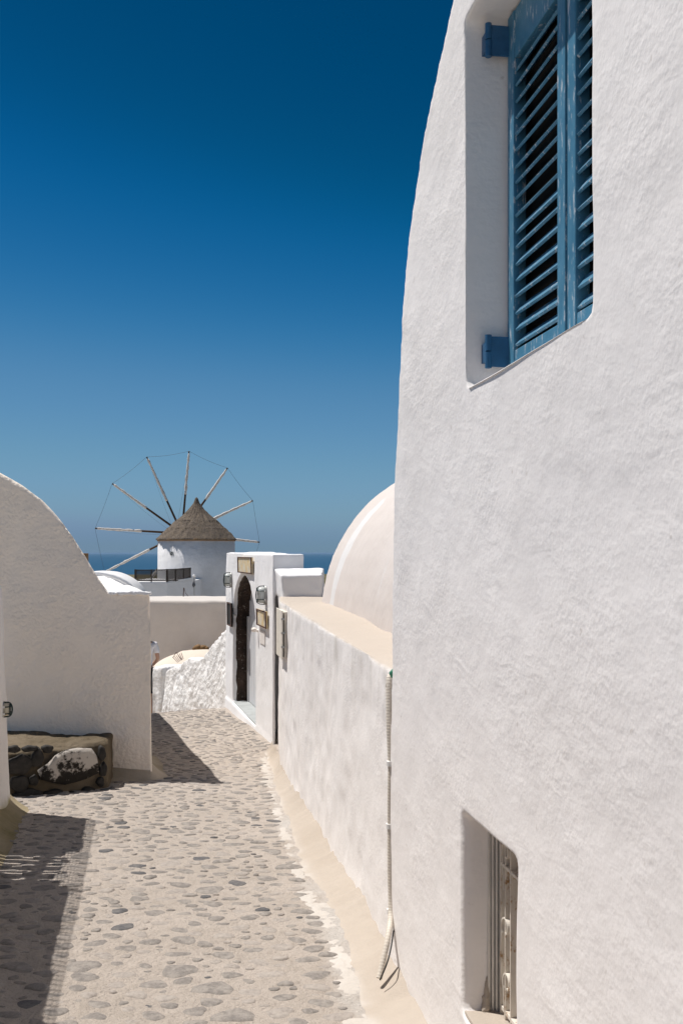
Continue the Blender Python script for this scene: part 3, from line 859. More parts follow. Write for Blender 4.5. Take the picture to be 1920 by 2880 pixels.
def gate_sign(u0, v0, u1, v1, name, label, v0b=None, v1b=None, mat=M_sign, cat='sign', tilt=.004):
    a0, zt, _ = G.hit(u0, v0, -.03); a1, zt2, _ = G.hit(u1, v0b if v0b else v0, -.03); _, zb, _ = G.hit(u0, v1, -.03)
    zt = (zt+zt2)/2
    r = thing(name, G(a0, 0, zb), label, cat)
    f = lambda a, t, z: G(a, t-tilt*(z-zb)/(zt-zb), z)
    MB().box(a0, a1, -.032, -.018, zb, zt, f).build('panel', mat, r)
    w = .016; wa = .05
    for (p, q, z0, z1) in ((a0, a0+wa, zb, zt), (a1-wa, a1, zb, zt), (a0+wa, a1-wa, zb, zb+w), (a0+wa, a1-wa, zt-w, zt)):
        MB().box(p, q, -.042, -.0325, z0, z1, f).build('frame', M_signframe, r, bevel=.002)
    for a in (a0+.06, a1-.06):
        MB().bar(G(a, -.02, (zb+zt)/2), G(a, .04, (zb+zt)/2), .015, .015).build('bracket', M_tin, r)
    return r
gate_sign(670, 1567, 709, 1610, 'wall_sign', 'faded yellow framed sign above the arched doorway', 1566)
gate_sign(723, 1714, 750, 1757, 'wall_sign', 'faded yellow framed sign beside the door, under the wall lamp', 1717)
gate_sign(640, 1693, 652, 1757, 'notice_board', 'narrow black board on the far side of the doorway', 1697, mat=M_shade_board, cat='board')
a0, zt, _ = G.hit(733, 1770); a1, _, _ = G.hit(747, 1772); _, zb, _ = G.hit(740, 1811)
o = MB().box(a0, a1, -.012, -.004, zb, zt, G).build('paper_notice', M_paper); tag(o, 'pale paper notice hanging below the yellow sign beside the door', 'notice')
pn = Vector(G(*(lambda h: (h[0], -.05, h[1]))(G.hit(726, 1771))))
mb = MB()
sh = thing('door_bell', pn, 'small white shell-like knob on the wall under the yellow sign', 'bell')
MB().lathe([(.004, -.03), (.03, -.02), (.038, 0), (.028, .02), (.004, .03)], pn, 12).build('knob', M_shell, sh, True)
MB().lathe([(.004, -.02), (.022, -.012), (.026, 0), (.018, .014), (.004, .02)], pn+Vector((.05, 0, -.01)), 12).build('knob', M_shell, sh, True)
MB().tube([pn, pn+Vector((G.n.x, G.n.y, 0))*.07], .008, 6).build('stem', M_tin, sh)

def wall_lamp(fr, s, z, label, hh=.112, ws=.075, depth=.105, glass=None):
    r = thing('wall_lamp', fr(s, 0, z), label, 'lamp', 'caged lamps on the walls')
    n = 14
    def ell(t, k, kz): return [fr(s+math.copysign(abs(math.cos(2*math.pi*i/n))**.6, math.cos(2*math.pi*i/n))*ws*k, t, z+math.copysign(abs(math.sin(2*math.pi*i/n))**.6, math.sin(2*math.pi*i/n))*hh*kz) for i in range(n)]
    def rings(lst):
        vs = []; fs = []
        for q in lst: vs += q
        for j in range(len(lst)-1): fs += [(j*n+i, j*n+(i+1) % n, (j+1)*n+(i+1) % n, (j+1)*n+i) for i in range(n)]
        fs += [tuple(range(n)), tuple((len(lst)-1)*n+i for i in range(n-1, -1, -1))]
        return MB().add(vs, fs)
    rings([ell(.01, 1, 1), ell(-.022, 1, 1), ell(-.026, .94, .96)]).build('base_plate', M_tin, r, True)
    rings([ell(-.024, .84, .86), ell(-depth*.75, .80, .83), ell(-depth*.93, .6, .72), ell(-depth*.98, .3, .4)]).build('glass', glass or M_lampglass, r, True)
    # cage: front loop, two hoops, side rods
    lp = ell(-depth*1.05, .55, .8); MB().tube([Vector(p) for p in lp+lp[:1]], .0038, 6).build('cage_loop', M_lampmetal, r)
    for q in (-.45, .45):
        pts = []
        for i in range(13):
            a = math.pi*i/12; pts.append(Vector(fr(s-math.cos(a)*ws*.95, -.02-math.sin(a)**.6*depth*.92, z+hh*q)))
        MB().tube(pts, .0045, 6).build('cage_hoop', M_lampmetal, r)
    pts = []
    for i in range(13):
        a = math.pi*i/12; pts.append(Vector(fr(s, -.02-math.sin(a)**.45*depth*.98, z-math.cos(a)*hh*.98)))
    MB().tube(pts, .0055, 6).build('cage_hoop', M_lampmetal, r)
    for q in (-.45, .45):
        MB().bar(fr(s+ws, -.03, z+hh*q), fr(s+ws*1.15, -.03, z+hh*q), .014, .014).build('screw', M_clip, r)
    return r
a, z, _ = G.hit(652, 1631); wall_lamp(G, a, z, 'caged grey wall lamp above the black board at the doorway')
a, z, _ = G.hit(750, 1674); wall_lamp(G, a-.03, z, 'caged grey wall lamp above the yellow sign beside the doorway')

# ------------------------------------------------------------------ vaulted house on the left
A = Frame((-1.70, 9.0), (-3.6, 9.30), True)
A.n = Vector((A.e.y, -A.e.x)); A.n = A.n if A.n.y > 0 else -A.n
ap = []
for (u, v) in ((424, 1672), (405, 1664), (306, 1668), (296, 1652), (275, 1624), (245, 1575), (205, 1508), (165, 1455), (120, 1408), (60, 1366), (0, 1331)):
    a, z, d = A.hit(u, v); ap.append((a, z))
print('left arch', [(round(a, 2), round(z, 2)) for a, z in ap])
aL, zL = ap[-1]
ap2 = [(0.0, -3.2)]+ap+[(aL+.3, zL+.13), (aL+.6, zL+.21), (aL+.9, zL+.23), (aL+1.2, zL+.2), (aL+1.6, zL+.05), (aL+2.0, zL-.3), (aL+2.3, zL-.8), (aL+2.4, -3.2)]
bdir = Vector((-.29, .957, 0))*6
lh = thing('vaulted_house', A(1.5, 0, -2.2), 'beige plastered end wall of a vaulted house with a low shoulder beside the stone bench', 'house')
bs, bt = bdir.to_2d().dot(A.e), bdir.to_2d().dot(A.n)
mb = MB().prism([(a, 0, z) for a, z in ap2], [(a+bs, bt, z) for a, z in ap2])
# flare at the foot
def lmask(P, N):
    return smooth01((N[:, 2]-.55)/.3+fbm(P, 8, 3, 6)*.3)*(P[:, 2] < -.3)*(P[:, 2] > -.6)
adobe('wall', mb, M_left, .022, 4, ((.9, .018, 2), (4, .005, 2)), lh, mask=lmask, seed=23, frame=A)
# plaster fillet round the free corner of the wall
def fillet(name, line, h, wdt, mat, parent, seed):
    vs = []; fs = []; nq = 7; pts = []
    for (p, q) in zip(line[:-1], line[1:]):
        p = Vector(p); q = Vector(q); m = max(2, int((q-p).length/.05)); pts += [p.lerp(q, i/m) for i in range(m)]
    pts.append(Vector(line[-1]))
    for i, p in enumerate(pts):
        d = (pts[min(i+2, len(pts)-1)]-pts[max(i-2, 0)]).normalized(); nn = Vector((d.y, -d.x))
        jj = float(vnoise(np.array([[p.x, p.y, seed*1.]]), 3, seed)[0])
        for k in range(nq):
            t = k/(nq-1); c = p-nn*.02+nn*(wdt*(1+.35*jj)+.02)*t
            vs.append((c.x, c.y, g1(c.x, c.y)+h*(1+.3*jj)*(1-t)**2.2+.004-.012*t))
    for i in range(len(pts)-1):
        for k in range(nq-1): a = i*nq+k; fs.append((a, a+1, a+nq+1, a+nq))
    MB().add(vs, fs).build(name, mat, parent, True)
c0 = Vector(A(0, 0, 0)).to_2d(); cb = c0+Vector((-.29, .957))*3.5
fillet('plaster_foot', [cb, c0+Vector((-.01, .12)), c0+Vector((-.03, .0)), Vector(A(.45, 0, 0)).to_2d()][::-1], .13, .17, M_moss2, lh, 4)
# ragged lime along the shoulder's top edge
mb = MB()
for i in range(24):
    a = .035+.375*i/24; zt = np.interp(a, [0, ap[1][0], ap[2][0]], [ap[0][1], ap[1][1], ap[2][1]])
    mb.box(a-.01, a+.022, -.012-random.uniform(0, .014), .06, zt-.018+random.uniform(-.012, .008), zt+random.uniform(.002, .016), A)
adobe('lime_edge', mb, M_gate, .011, 2, ((14, .012, 3), (40, .005, 2)), lh, seed=3)

# stone bench
Bf = Frame((-1.99, 8.62), (-2.90, 8.10), True); Bf.n = Bf.n if Bf.n.y > 0 else -Bf.n
bench = thing('stone_bench', Bf(.4, .2, -2.05), 'low bench of black volcanic stones in mossy mortar against the beige wall', 'bench')
zt = -1.655
mb = MB().prism([Bf(0, 0, -2.5), Bf(1.2, 0, -2.5), A(2.0, .2, -2.5), A(.42, .2, -2.5)], [Bf(.03, .09, zt-.01), Bf(1.2, .09, zt-.015), A(2.0, .2, zt+.02), A(.43, .2, zt+.02)])
adobe('mortar', mb, M_benchmortar, .018, 9, ((3, .022, 2), (11, .012, 2)), bench, seed=31)
def bench_stone(u, v, wu, hv, mat, k, t=0.0, fr=Bf):
    a, z, d = fr.hit(u, v); r = random.Random(400+k); n = 14; w = wu/F*d/2/.86*.98; h = hv/F*d/2*.98
    ph = [r.uniform(0, 6.28) for _ in range(3)]; vs = []; fs = []
    def ring(q, off):
        out = []
        for i in range(n):
            an = 2*math.pi*i/n; R = q*(1+.09*math.sin(2*an+ph[0])+.08*math.sin(3*an+ph[1])+.07*math.sin(5*an+ph[2]))
            out.append(fr(a+w*R*math.cos(an), t+off+r.uniform(-.004, .004), z+h*R*math.sin(an)))
        return out
    for q, off in ((1.06, .03), (1, -.004), (.86, -.013), (.45, -.017)): vs += ring(q, off)
    vs.append(fr(a, t-.018, z))
    for L_ in range(3): fs += [(L_*n+i, L_*n+(i+1) % n, (L_+1)*n+(i+1) % n, (L_+1)*n+i) for i in range(n)]
    fs += [(3*n+i, 3*n+(i+1) % n, 4*n) for i in range(n)]
    MB().add(vs, fs).build('stone', mat, bench, True)
k = 0
for (u, v, wu, hv, m) in ((55, 2153, 62, 58, 0), (107, 2133, 30, 52, 0), (57, 2206, 48, 46, 0), (97, 2196, 20, 32, 0), (82, 2240, 74, 42, 0), (125, 2252, 30, 18, 0),
                          (203, 2158, 136, 100, 1), (150, 2234, 52, 24, 0), (205, 2236, 36, 18, 0), (250, 2226, 40, 22, 0), (135, 2107, 26, 24, 0), (38, 2108, 34, 22, 0), (85, 2106, 36, 18, 0), (288, 2120, 20, 40, 0), (292, 2165, 18, 40, 0), (284, 2200, 20, 26, 0)):
    bench_stone(u, v, wu, hv, (M_benchstone, M_benchpaint)[m], k); k += 1

# ------------------------------------------------------------------ parapet wall on the left, nearer the camera (mostly outside the frame)
PW = [(-2.57, 7.62), (-2.30, 6.15), (-1.86, 4.1), (-1.35, .8), (-1.3, -3.0)]
par = thing('boundary_wall', (-2.5, 7.5, -2), 'white plastered boundary wall end with a mossy foot beside the stone bench', 'wall')
mb = MB()
def wall_run(mb, p, q, th, hfun, z0=-3.2, batter=.04, left=True):
    p = Vector(p); q = Vector(q); e = (q-p).normalized(); nl = Vector((e.y, -e.x));
    if nl.x > 0: nl = -nl
    zt0 = hfun(p); zt1 = hfun(q)
    def sec(c, zt): return [(c.x-nl.x*batter, c.y, z0), (c.x+nl.x*th, c.y+nl.y*th, z0), (c.x+nl.x*th, c.y+nl.y*th, zt), (c.x, c.y, zt)]
    mb.prism(sec(p, zt0), sec(q, zt1))
wh = lambda p: g1(p.x, p.y)+1.74
runs = list(zip(PW[:-1], PW[1:]))
gapA, gapB = 6.66, 5.90      # opening spanned by a reed screen
p0 = Vector(PW[0]); p1 = Vector(PW[1]); p2 = Vector(PW[2])
qa = p0.lerp(p1, (p0.y-gapA)/(p0.y-p1.y)); qb = p1.lerp(p2, (p1.y-gapB)/(p1.y-p2.y))
wall_run(mb, p0, qa, .34, wh); wall_run(mb, qb, p2, .34, wh); wall_run(mb, p2, PW[3], .34, wh); wall_run(mb, PW[3], PW[4], .34, wh)
# swollen foot
mb.prism([(-2.47, 7.66, -3), (-2.20, 6.2, -3), (-2.5, 6.2, -3), (-2.8, 7.66, -3)], [(-2.56, 7.6, -1.62), (-2.29, 6.2, -1.62), (-2.5, 6.2, -1.62), (-2.8, 7.6, -1.62)])
def pmask(P, N):
    gz_ = gz(P[:, 0], P[:, 1]); return smooth01((.16-(P[:, 2]-gz_)+fbm(P, 6, 3, 2)*.05)/.08)
adobe('wall', mb, M_para, .03, 5, ((1.5, .018, 2), (7, .008, 2)), par, mask=pmask, seed=37)
# mossy fillet at its foot
vs = []; fs = []; ys = np.linspace(7.7, 5.0, 50)
for i, y in enumerate(ys):
    xw = float(np.interp(y, [4.1, 6.15, 7.62], [-1.86, -2.30, -2.57]))
    for k in range(6):
        q = k/5; x = xw-.03+.24*q+.03*float(vnoise(np.array([[0, y, 1.]]), 2, 6)[0])*q
        vs.append((x, y, g1(x, y)+.16*(1-q)**1.8+.004-.01*q))
for i in range(len(ys)-1):
    for k in range(5): a = i*6+k; fs.append((a, a+1, a+7, a+6))
MB().add(vs, fs).build('mossy_foot', M_moss, par, True)
# bulkhead lamp
PF = Frame(PW[0], PW[1], False)
PF.n = PF.n if PF.n.x < 0 else -PF.n
k = (8-U0)/F; 
a_, z_, d_ = PF.hit(6, 1996)
print('lamp', a_, z_, d_)
wall_lamp(PF, .22, (V0-1996)/F*7.40, 'round caged lamp low on the boundary wall above the bench', .056, .056, .064, simple('amber_glass', (.58, .52, .40), .2, 0, .08, 12, 0, .5))

# reed screen bridging the opening (outside the frame; it throws the thin stripes of light)
reed = thing('slatted_canopy', (qa.x-.3, 6.2, -.4), 'slatted board canopy over the gap in the boundary wall', 'canopy')
gaps = [gapA+.02, 6.545, 6.475, 6.39, 6.335, 6.22, 6.165, 6.02, gapB-.08]
for i in range(len(gaps)-1):
    ya, yb = gaps[i]-.008, gaps[i+1]+.008
    y = (ya+yb)/2; xr = float(np.interp(y, [4.1, 6.15, 7.62], [-1.86, -2.30, -2.57]))
    zt_ = g1(xr, y)+1.76
    MB().bar((xr-1.2, y+.03, zt_), (xr-.08+random.uniform(-.045, .02), y, zt_+random.uniform(-.004, .004)), ya-yb, .012).build('board', M_reed, reed)
for q in (.22,):
    MB().bar((float(qa.x)-q, gapA+.12, wh(qa)-.03), (float(qb.x)-q, gapB-.12, wh(qb)-.03), .06, .03).build('rail', M_reed, reed)

# wire mesh fence standing on the parapet (outside the frame; casts the faint net shadow)
fen = thing('wire_fence', (-1.9, 4.5, -.1), 'wire mesh fence on top of the boundary wall', 'fence')
def fence_run(p, q, h):
    p = Vector(p); q = Vector(q); Lr = (q-p).length; m = MB()
    npost = max(2, int(Lr/1.2)+1)
    for i in range(npost):
        c = p.lerp(q, i/(npost-1)); zb = g1(c.x, c.y)+1.70
        MB().tube([(c.x-.12, c.y, zb), (c.x-.12, c.y, zb+h+.03)], .012, 8).build('post', M_wire, fen)
    nv = int(Lr/.055)
    for i in range(nv+1):
        c = p.lerp(q, i/nv); zb = g1(c.x, c.y)+1.72; m.bar((c.x-.12, c.y, zb), (c.x-.12, c.y, zb+h), .006, .006)
    for i in range(int(h/.055)+1):
        z = 1.74+i*.055; m.bar((p.x-.12, p.y, g1(p.x, p.y)+z), (q.x-.12, q.y, g1(q.x, q.y)+z), .006, .006)
    o = m.build('wire_mesh', M_wire, fen)
fence_run(PW[0], PW[2], .42); fence_run(PW[2], PW[3], .42)

# ------------------------------------------------------------------ roughcast wall beyond the bend
rw = thing('roughcast_wall', (-2.6, 16.4, -2.7), 'lumpy bright white roughcast wall sloping up to the gateway', 'wall')
RW = Frame((-1.74, 15.15), (-3.0, 17.0), True); RW.n = RW.n if RW.n.y > 0 else -RW.n
tp = []
for (u, v) in ((640, 1768), (628, 1776), (612, 1792), (598, 1806), (585, 1830), (572, 1846), (555, 1852), (535, 1850), (520, 1858), (500, 1870), (478, 1880), (468, 1886)):
    a, z, d = RW.hit(u, v, .18); tp.append((a, z))
print('rough', tp)
foot = [(a, -3.6) for a, z in tp]
mb = MB()
def lump(frm, tp, th0, th1):
    for (a, z), (b, z2) in zip(tp[:-1], tp[1:]):
        mb.hexa([frm(a, th0, -3.8), frm(b, th0, -3.8), frm(b, th1, -3.8), frm(a, th1, -3.8), frm(a, .16, z), frm(b, .16, z2), frm(b, th1, z2), frm(a, th1, z)])
tp = [(tp[0][0]-.25, tp[0][1])]+tp
lump(RW, tp, -.06, .55)
adobe('wall', mb, M_rough, .03, 5, ((1.2, .03, 2), (6, .014, 3), (18, .008, 2)), rw, seed=41)
# the wall continues further down the lane, set back
mb = MB()
e_ = RW.p0+RW.e*tp[-1][0]
R2 = Frame((e_.x-.02, e_.y+.25), (e_.x-3.0, e_.y+3.3), True); R2.n = R2.n if R2.n.y > 0 else -R2.n
for (s0, s1, t0, zt) in ((-.1, .16, .0, -2.02), (.16, .34, .10, -2.10), (.34, 3.8, .22, -2.22)):
    mb.box(s0, s1, t0, .7, -4.6, zt, R2)
adobe('wall_return', mb, M_rough, .03, 5, ((1.2, .03, 2), (6, .010, 3)), rw, seed=43)

# small vaulted roof with wire rack behind the roughcast wall
dv = thing('domed_roof', (-2.9, 21, -3), 'low cream plaster dome showing over the roughcast wall', 'dome')
c = px(566, 1829, 20.5)
mb = MB(); Rr = 1.25; prof_d = [(Rr*math.sin(math.pi/2*i/14), Rr*.62*math.cos(math.pi/2*i/14)) for i in range(15)]
prof_d = [(max(r, .01), z) for r, z in prof_d]+[(Rr, -1.6)]
mb.lathe(prof_d, (c.x, c.y, c.z-Rr*.62), 40)
adobe('roof', mb, M_dome, .04, 4, ((1.5, .02, 2),), dv, seed=47)
rk = thing('wire_rack', tuple(px(500, 1858, 19.2)), 'rusty wire rack lying on the cream dome', 'rack')
for i in range(6):
    p = px(487+i*4.6, 1849-i*2.6, 19.3); q = px(500+i*3.2, 1863-i*2.0, 18.9)
    MB().tube([p, q], .006, 5).build('rod', M_signframe, rk)
MB().tube([px(486, 1850, 19.3), px(497, 1834, 19.3)], .006, 5).build('rod', M_signframe, rk)
MB().tube([px(496, 1835, 19.3), px(512, 1856, 18.9)], .006, 5).build('rod', M_signframe, rk)
rc = thing('rubble_heap', tuple(px(562, 1826, 22.5)), 'small heap of brown rubble at the foot of the beige wall', 'rubble')
for i in range(7):
    p = px(548+i*5.5, 1824-(i % 3)*2, 22.2); s_ = .05+.03*random.random()
    mb = MB().lathe([(.01, -s_), (s_*.8, -s_*.6), (s_*1.1, 0), (s_*.7, s_*.6), (.01, s_*.9)], p, 9, .12)
    mb.build('rock', M_brownwood, rc, True)
mb = MB().box(-.5, .6, -.3, .4, -1.5, -.06, lambda x, y, z: (px(562, 1826, 22.5).x+x, 22.5+y, px(562, 1826, 22.5).z+z))
adobe('base', mb, M_dome, .05, 4, ((3, .04, 2),), rc)

# ------------------------------------------------------------------ beige block behind
bw = thing('terrace_house', (-3, 24, -5), 'flat-roofed beige house wall with pale roof edge behind the lane', 'house')
mb = MB(); zt = px(0, 1689, 23.5).z
mb.box(-7, .2, 23.5, 26.2, -8, zt)
def bmask(P, N): return np.maximum(smooth01((N[:, 2]-.4)/.3), smooth01((P[:, 2]-(zt-.03))/.02))
adobe('wall', mb, M_beige, .06, 3, ((.7, .03, 2), (4, .008, 2)), bw, mask=bmask, seed=51)

# white vault roofs at left, middle distance
for i, (uc, vt, d, Rw, ln, lab) in enumerate(((258, 1612, 33, 1.62, 5, 'white vaulted roof with a raised rib behind the beige arch'), (262, 1636, 30, 1.30, 3, 'lower white vaulted roof in front of the ribbed vault'))):
    c = px(uc, vt, d); t_ = thing('vault_roof', (c.x, c.y, c.z-2), lab, 'vault')
    pr = [(-math.cos(math.pi*k/20)*Rw, math.sin(math.pi*k/20)*Rw*.62) for k in range(21)]
    base = c.z-Rw*.62
    mb = MB().prism([(c.x+x, d, base+z) for x, z in pr]+[(c.x+Rw, d, base-4), (c.x-Rw, d, base-4)], [(c.x+x-.8, d+ln, base+z) for x, z in pr]+[(c.x+Rw-.8, d+ln, base-4), (c.x-Rw-.8, d+ln, base-4)])
    adobe('roof', mb, M_far, .07, 3, ((1, .04, 2),), t_, seed=53+i)
    rb = MB().tube([(c.x+x*1.01, d-.02, base+z*1.01) for x, z in pr], .05, 8).build('rib', M_far, t_, True)
# wooden post behind the arch
p = px(244, 1572, 14)
o = MB().box(p.x-.035, p.x+.03, 13.9, 14.0, p.z-2.4, p.z+.08).build('wooden_post', M_brownwood, bevel=.006)
tag(o, 'square brown wooden post top showing behind the beige arch', 'post')
# pipe bent over, small white
pb = [px(343, 1668, 29), px(347, 1655, 29), px(353, 1647, 29), px(356, 1652, 29), px(358, 1662, 29)]
o = MB().tube(catmull(pb, 6), .02, 6).build('vent_pipe', M_clip, None, True); tag(o, 'thin bent white pipe in front of the white vaults', 'pipe')

# ------------------------------------------------------------------ windmill
DM = 71.6
MC = px(553, 1555, DM); zE = px(0, 1517, DM).z
mill = thing('windmill', (MC.x, MC.y, -8), 'round white windmill with conical thatched roof and bare spoked sails', 'windmill')
mb = MB()
prm = [(2.98, -9), (2.80, -4), (2.76, -1.5), (2.74, zE-.1), (2.60, zE-.05), (.5, zE+.05)]
body = MB().lathe(prm, (MC.x, MC.y, 0), 72).build('body', M_mill, mill, True)
me = body.data
rp = [(2.86, -.02), (2.74, .10), (2.08, .78), (1.95, .86), (1.48, 1.34), (1.34, 1.42), (.97, 1.72), (.86, 1.80), (.60, 2.08), (.38, 2.37), (.22, 2.6), (.15, 2.78), (.11, 2.92), (.03, 3.03)]
rp = [(2.70, -.10)]+rp
rb = MB(); dense = []
for (r0, z0), (r1, z1) in zip(rp[:-1], rp[1:]):
    m = max(1, int(math.hypot(r1-r0, z1-z0)/.07))
    dense += [(r0+(r1-r0)*k/m, z0+(z1-z0)*k/m) for k in range(m)]
dense.append(rp[-1])
rb.lathe(dense, (MC.x, MC.y, zE), 110)
me = rb.mesh(); P = coords(me); C0_ = np.array([MC.x, MC.y, 0]); rel = P-C0_; rr = np.hypot(rel[:, 0], rel[:, 1])+1e-6
an = np.arctan2(rel[:, 1], rel[:, 0]); q = np.stack([np.cos(an)*9, np.sin(an)*9, P[:, 2]*1.6], 1)
off = fbm(q, 1.6, 3, 5)*.06*np.minimum(1, rr/.8)
P[:, 0] += rel[:, 0]/rr*off; P[:, 1] += rel[:, 1]/rr*off; P[:, 2] += off*.5
me.vertices.foreach_set('co', P.astype(np.float32).ravel()); me.update()
ro = link('roof', me, M_thatch, None, True); adopt(ro, mill)
fr_ = MB()
for k in range(900):
    lev = random.choice([0, 0, 0, .8, 1.36]); r0 = {0: 2.78, .8: 2.05, 1.36: 1.46}[lev]
    a = random.uniform(0, 6.283); ca, sa = math.cos(a), math.sin(a); l = random.uniform(.08, .22)
    p = Vector((MC.x+ca*r0, MC.y+sa*r0, zE+lev+.04)); q = p+Vector((ca*l*.8, sa*l*.8, -l*.75)); tx = Vector((-sa, ca, 0))*.018
    fr_.add([p-tx, p+tx, q], [(0, 1, 2)])
o = fr_.build('thatch_fringe', M_thatch, mill); o['kind'] = 'stuff'
o = MB().lathe([(2.72, -.14), (2.80, -.12), (2.80, .03), (2.7, .05)], (MC.x, MC.y, zE), 72).build('eave_band', M_brownwood, mill)
# round vent
vp = Vector((px(500, 1557, DM).x, 0, px(500, 1557, DM).z)); dx = vp.x-MC.x; vy = MC.y-math.sqrt(2.745**2-dx*dx)
nv = Vector((dx, vy-MC.y, 0)).normalized(); vc = Vector((vp.x, vy, vp.z))
def ring(c, nrm, r0, r1, depth, seg=20):
    a = Vector((0, 0, 1)); b = nrm.cross(a)
    vs = []; fs = []
    for (r, d) in ((r0, -.05), (r0, depth), (r1, depth), (r1, -.05)):
        for k in range(seg): an = 2*math.pi*k/seg; vs.append(c+nrm*d+(a*math.sin(an)+b*math.cos(an))*r)
    for j in range(3): fs += [(j*seg+k, j*seg+(k+1) % seg, (j+1)*seg+(k+1) % seg, (j+1)*seg+k) for k in range(seg)]
    return MB().add(vs, fs)
vt_ = ring(vc, nv, .16, .10, .06).build('vent', M_tin, mill)
Part.sub(MB().tube([vc-nv*.05, vc+nv*.02], .10, 16), 'vent_hole', M_shade_board, vt_)
Part.sub(MB().tube([vc, vc+nv*.05], .045, 12), 'vent_hub', M_tin, vt_)
# sail wheel
axis = Vector((-1.0, 3.6, 0)).normalized()
hubd = 74.9; hub = px(512, 1500, hubd)
def on_wheel(u, v):
    d = Vector(((u-U0)/F, 1, (V0-v)/F)); return d*(hub.dot(axis)/d.dot(axis))
tips = [(268, 1486), (316, 1360), (413, 1285), (532, 1269), (640, 1316), (711, 1408), (730, 1525), (694, 1630), (610, 1706), (490, 1738), (375, 1702), (295, 1609)]
T = [on_wheel(*t) for t in tips]
boomtip = hub+axis*4.6
MB().tube([hub-axis*3.2, hub+axis*.4, boomtip], [.16, .16, .07], 10).build('axle', M_wood, mill, True)
MB().tube([hub-axis*.25, hub+axis*.25], .34, 14).build('hub', M_wood, mill)
for i, t in enumerate(T):
    mids = hub.lerp(t, .47+.05*math.sin(i*2.1))
    sp = MB().tube([hub, mids, hub.lerp(t, .985), t], [.085, .075, .05, .06], 8).build('spoke', M_wood, mill, True)
    pts = []; rs = []
    m = 16
    for k in range(m+1):
        q = .47+.05*math.sin(i*2.1)+(.975-.47-.05*math.sin(i*2.1))*k/m
        jit = Vector((random.uniform(-1, 1), 0, random.uniform(-1, 1)))*.012
        pts.append(hub.lerp(t, q)+jit); rs.append((.098+.03*math.sin(k*1.7+i)*random.random()+.012*random.random())*(1-.25*k/m))
    Part.sub(MB().tube(pts, rs, 8), 'furled_sail', M_canvas, sp, smooth=True)
for i, t in enumerate(T):
    n2 = T[(i+1) % 12]
    pts = [t.lerp(n2, k/6)-Vector((0, 0, .10*math.sin(math.pi*k/6))) for k in range(7)]
    MB().tube(pts, .0095, 5).build('rim_wire', M_wire, mill)
    pts = [hub.lerp(t, .93).lerp(boomtip, k/6)-Vector((0, 0, .16*math.sin(math.pi*k/6))) for k in range(7)]
    MB().tube(pts, .0065, 4).build('stay_wire', M_wire, mill)

# annex in front of the mill with lattice fence
DA = 62.0
an_ = thing('mill_annex', (px(470, 1650, DA).x, DA, -7), 'low white flat-roofed annex in front of the windmill', 'building')
z0 = px(0, 1637, DA).z
pA = px(366, 1637, DA+3); pB = px(381, 1637, DA); pC = px(470, 1637, DA); pD = px(548, 1631, DA+4)
zA = z0
outl = [(pA.x, pA.y), (pB.x, pB.y), (pC.x, pC.y), (pD.x, pD.y), (pD.x, DA+9), (pA.x, DA+9)]
MB().prism([(x, y, -9) for x, y in outl], [(x, y, z0) for x, y in outl]).build('wall', M_far, an_, bevel=.05)
MB().prism([(x, y, z0-.001) for x, y in [(pC.x-.01, pC.y-.03), (pD.x+.02, pD.y-.03), (pD.x+.02, pD.y+.25), (pC.x, pC.y+.25)]], [(pC.x-.01, pC.y-.03, z0+.03), (pD.x+.02, pD.y-.03, z0+.22), (pD.x+.02, pD.y+.25, z0+.22), (pC.x, pC.y+.25, z0+.03)]).build('coping', M_far, an_, bevel=.02)
lat = thing('lattice_fence', (px(470, 1635, DA).x, DA, z0), 'dark brown diagonal lattice fence on the roof of the mill annex', 'fence')
fpts = [(px(381.5, 0, DA+.1).x, DA+.1), (px(426, 0, DA+.1).x, DA+.1), (px(470, 0, DA+.1).x, DA+.1), (px(493, 0, DA+1.1).x, DA+1.2), (px(515, 0, DA+2.2).x, DA+2.4), (px(534, 0, DA+3.3).x, DA+3.6)]
hts = [(1634, 1602), (1635, 1602), (1635, 1601), (1634, 1600), (1631.5, 1598.5), (1629, 1597)]
fp = []
for (x, y), (vb, vt) in zip(fpts, hts): fp.append((Vector((x, y, (V0-vb)/F*y)), Vector((x, y, (V0-vt)/F*y))))
for i, (b, t) in enumerate(fp):
    wd = .11 if i in (0, 2) else .07
    MB().bar(b-Vector((0, 0, .04)), t+Vector((0, 0, .02)), wd, wd).build('post', M_lattice, lat)
for i in range(5):
    (b0, t0), (b1, t1) = fp[i], fp[i+1]
    MB().bar(t0-Vector((0, 0, .03)), t1-Vector((0, 0, .03)), .06, .06).build('rail', M_lattice, lat)
    MB().bar(b0+Vector((0, 0, .03)), b1+Vector((0, 0, .03)), .06, .06).build('rail', M_lattice, lat)
    m = MB(); W_ = (b1-b0).length; Hh = (t0-b0).length; ex = (b1-b0)/W_; step = .10
    def Pp(a, h): return b0+ex*a+Vector((0, 0, 1))*h
    n = int((W_+Hh)/step)
    for k in range(1, n):
        c = k*step
        a0, h0 = (c, 0) if c < W_ else (W_, c-W_); a1, h1 = (0, c) if c < Hh else (c-Hh, Hh)
        m.bar(Pp(a0, h0), Pp(a1, h1), .012, .034, up=(0, 0, 1)); m.bar(Pp(W_-a0, h0)+Vector((0, .014, 0)), Pp(W_-a1, h1)+Vector((0, .014, 0)), .012, .034)
    o = m.build('lattice', M_lattice, lat); o['kind'] = 'stuff'
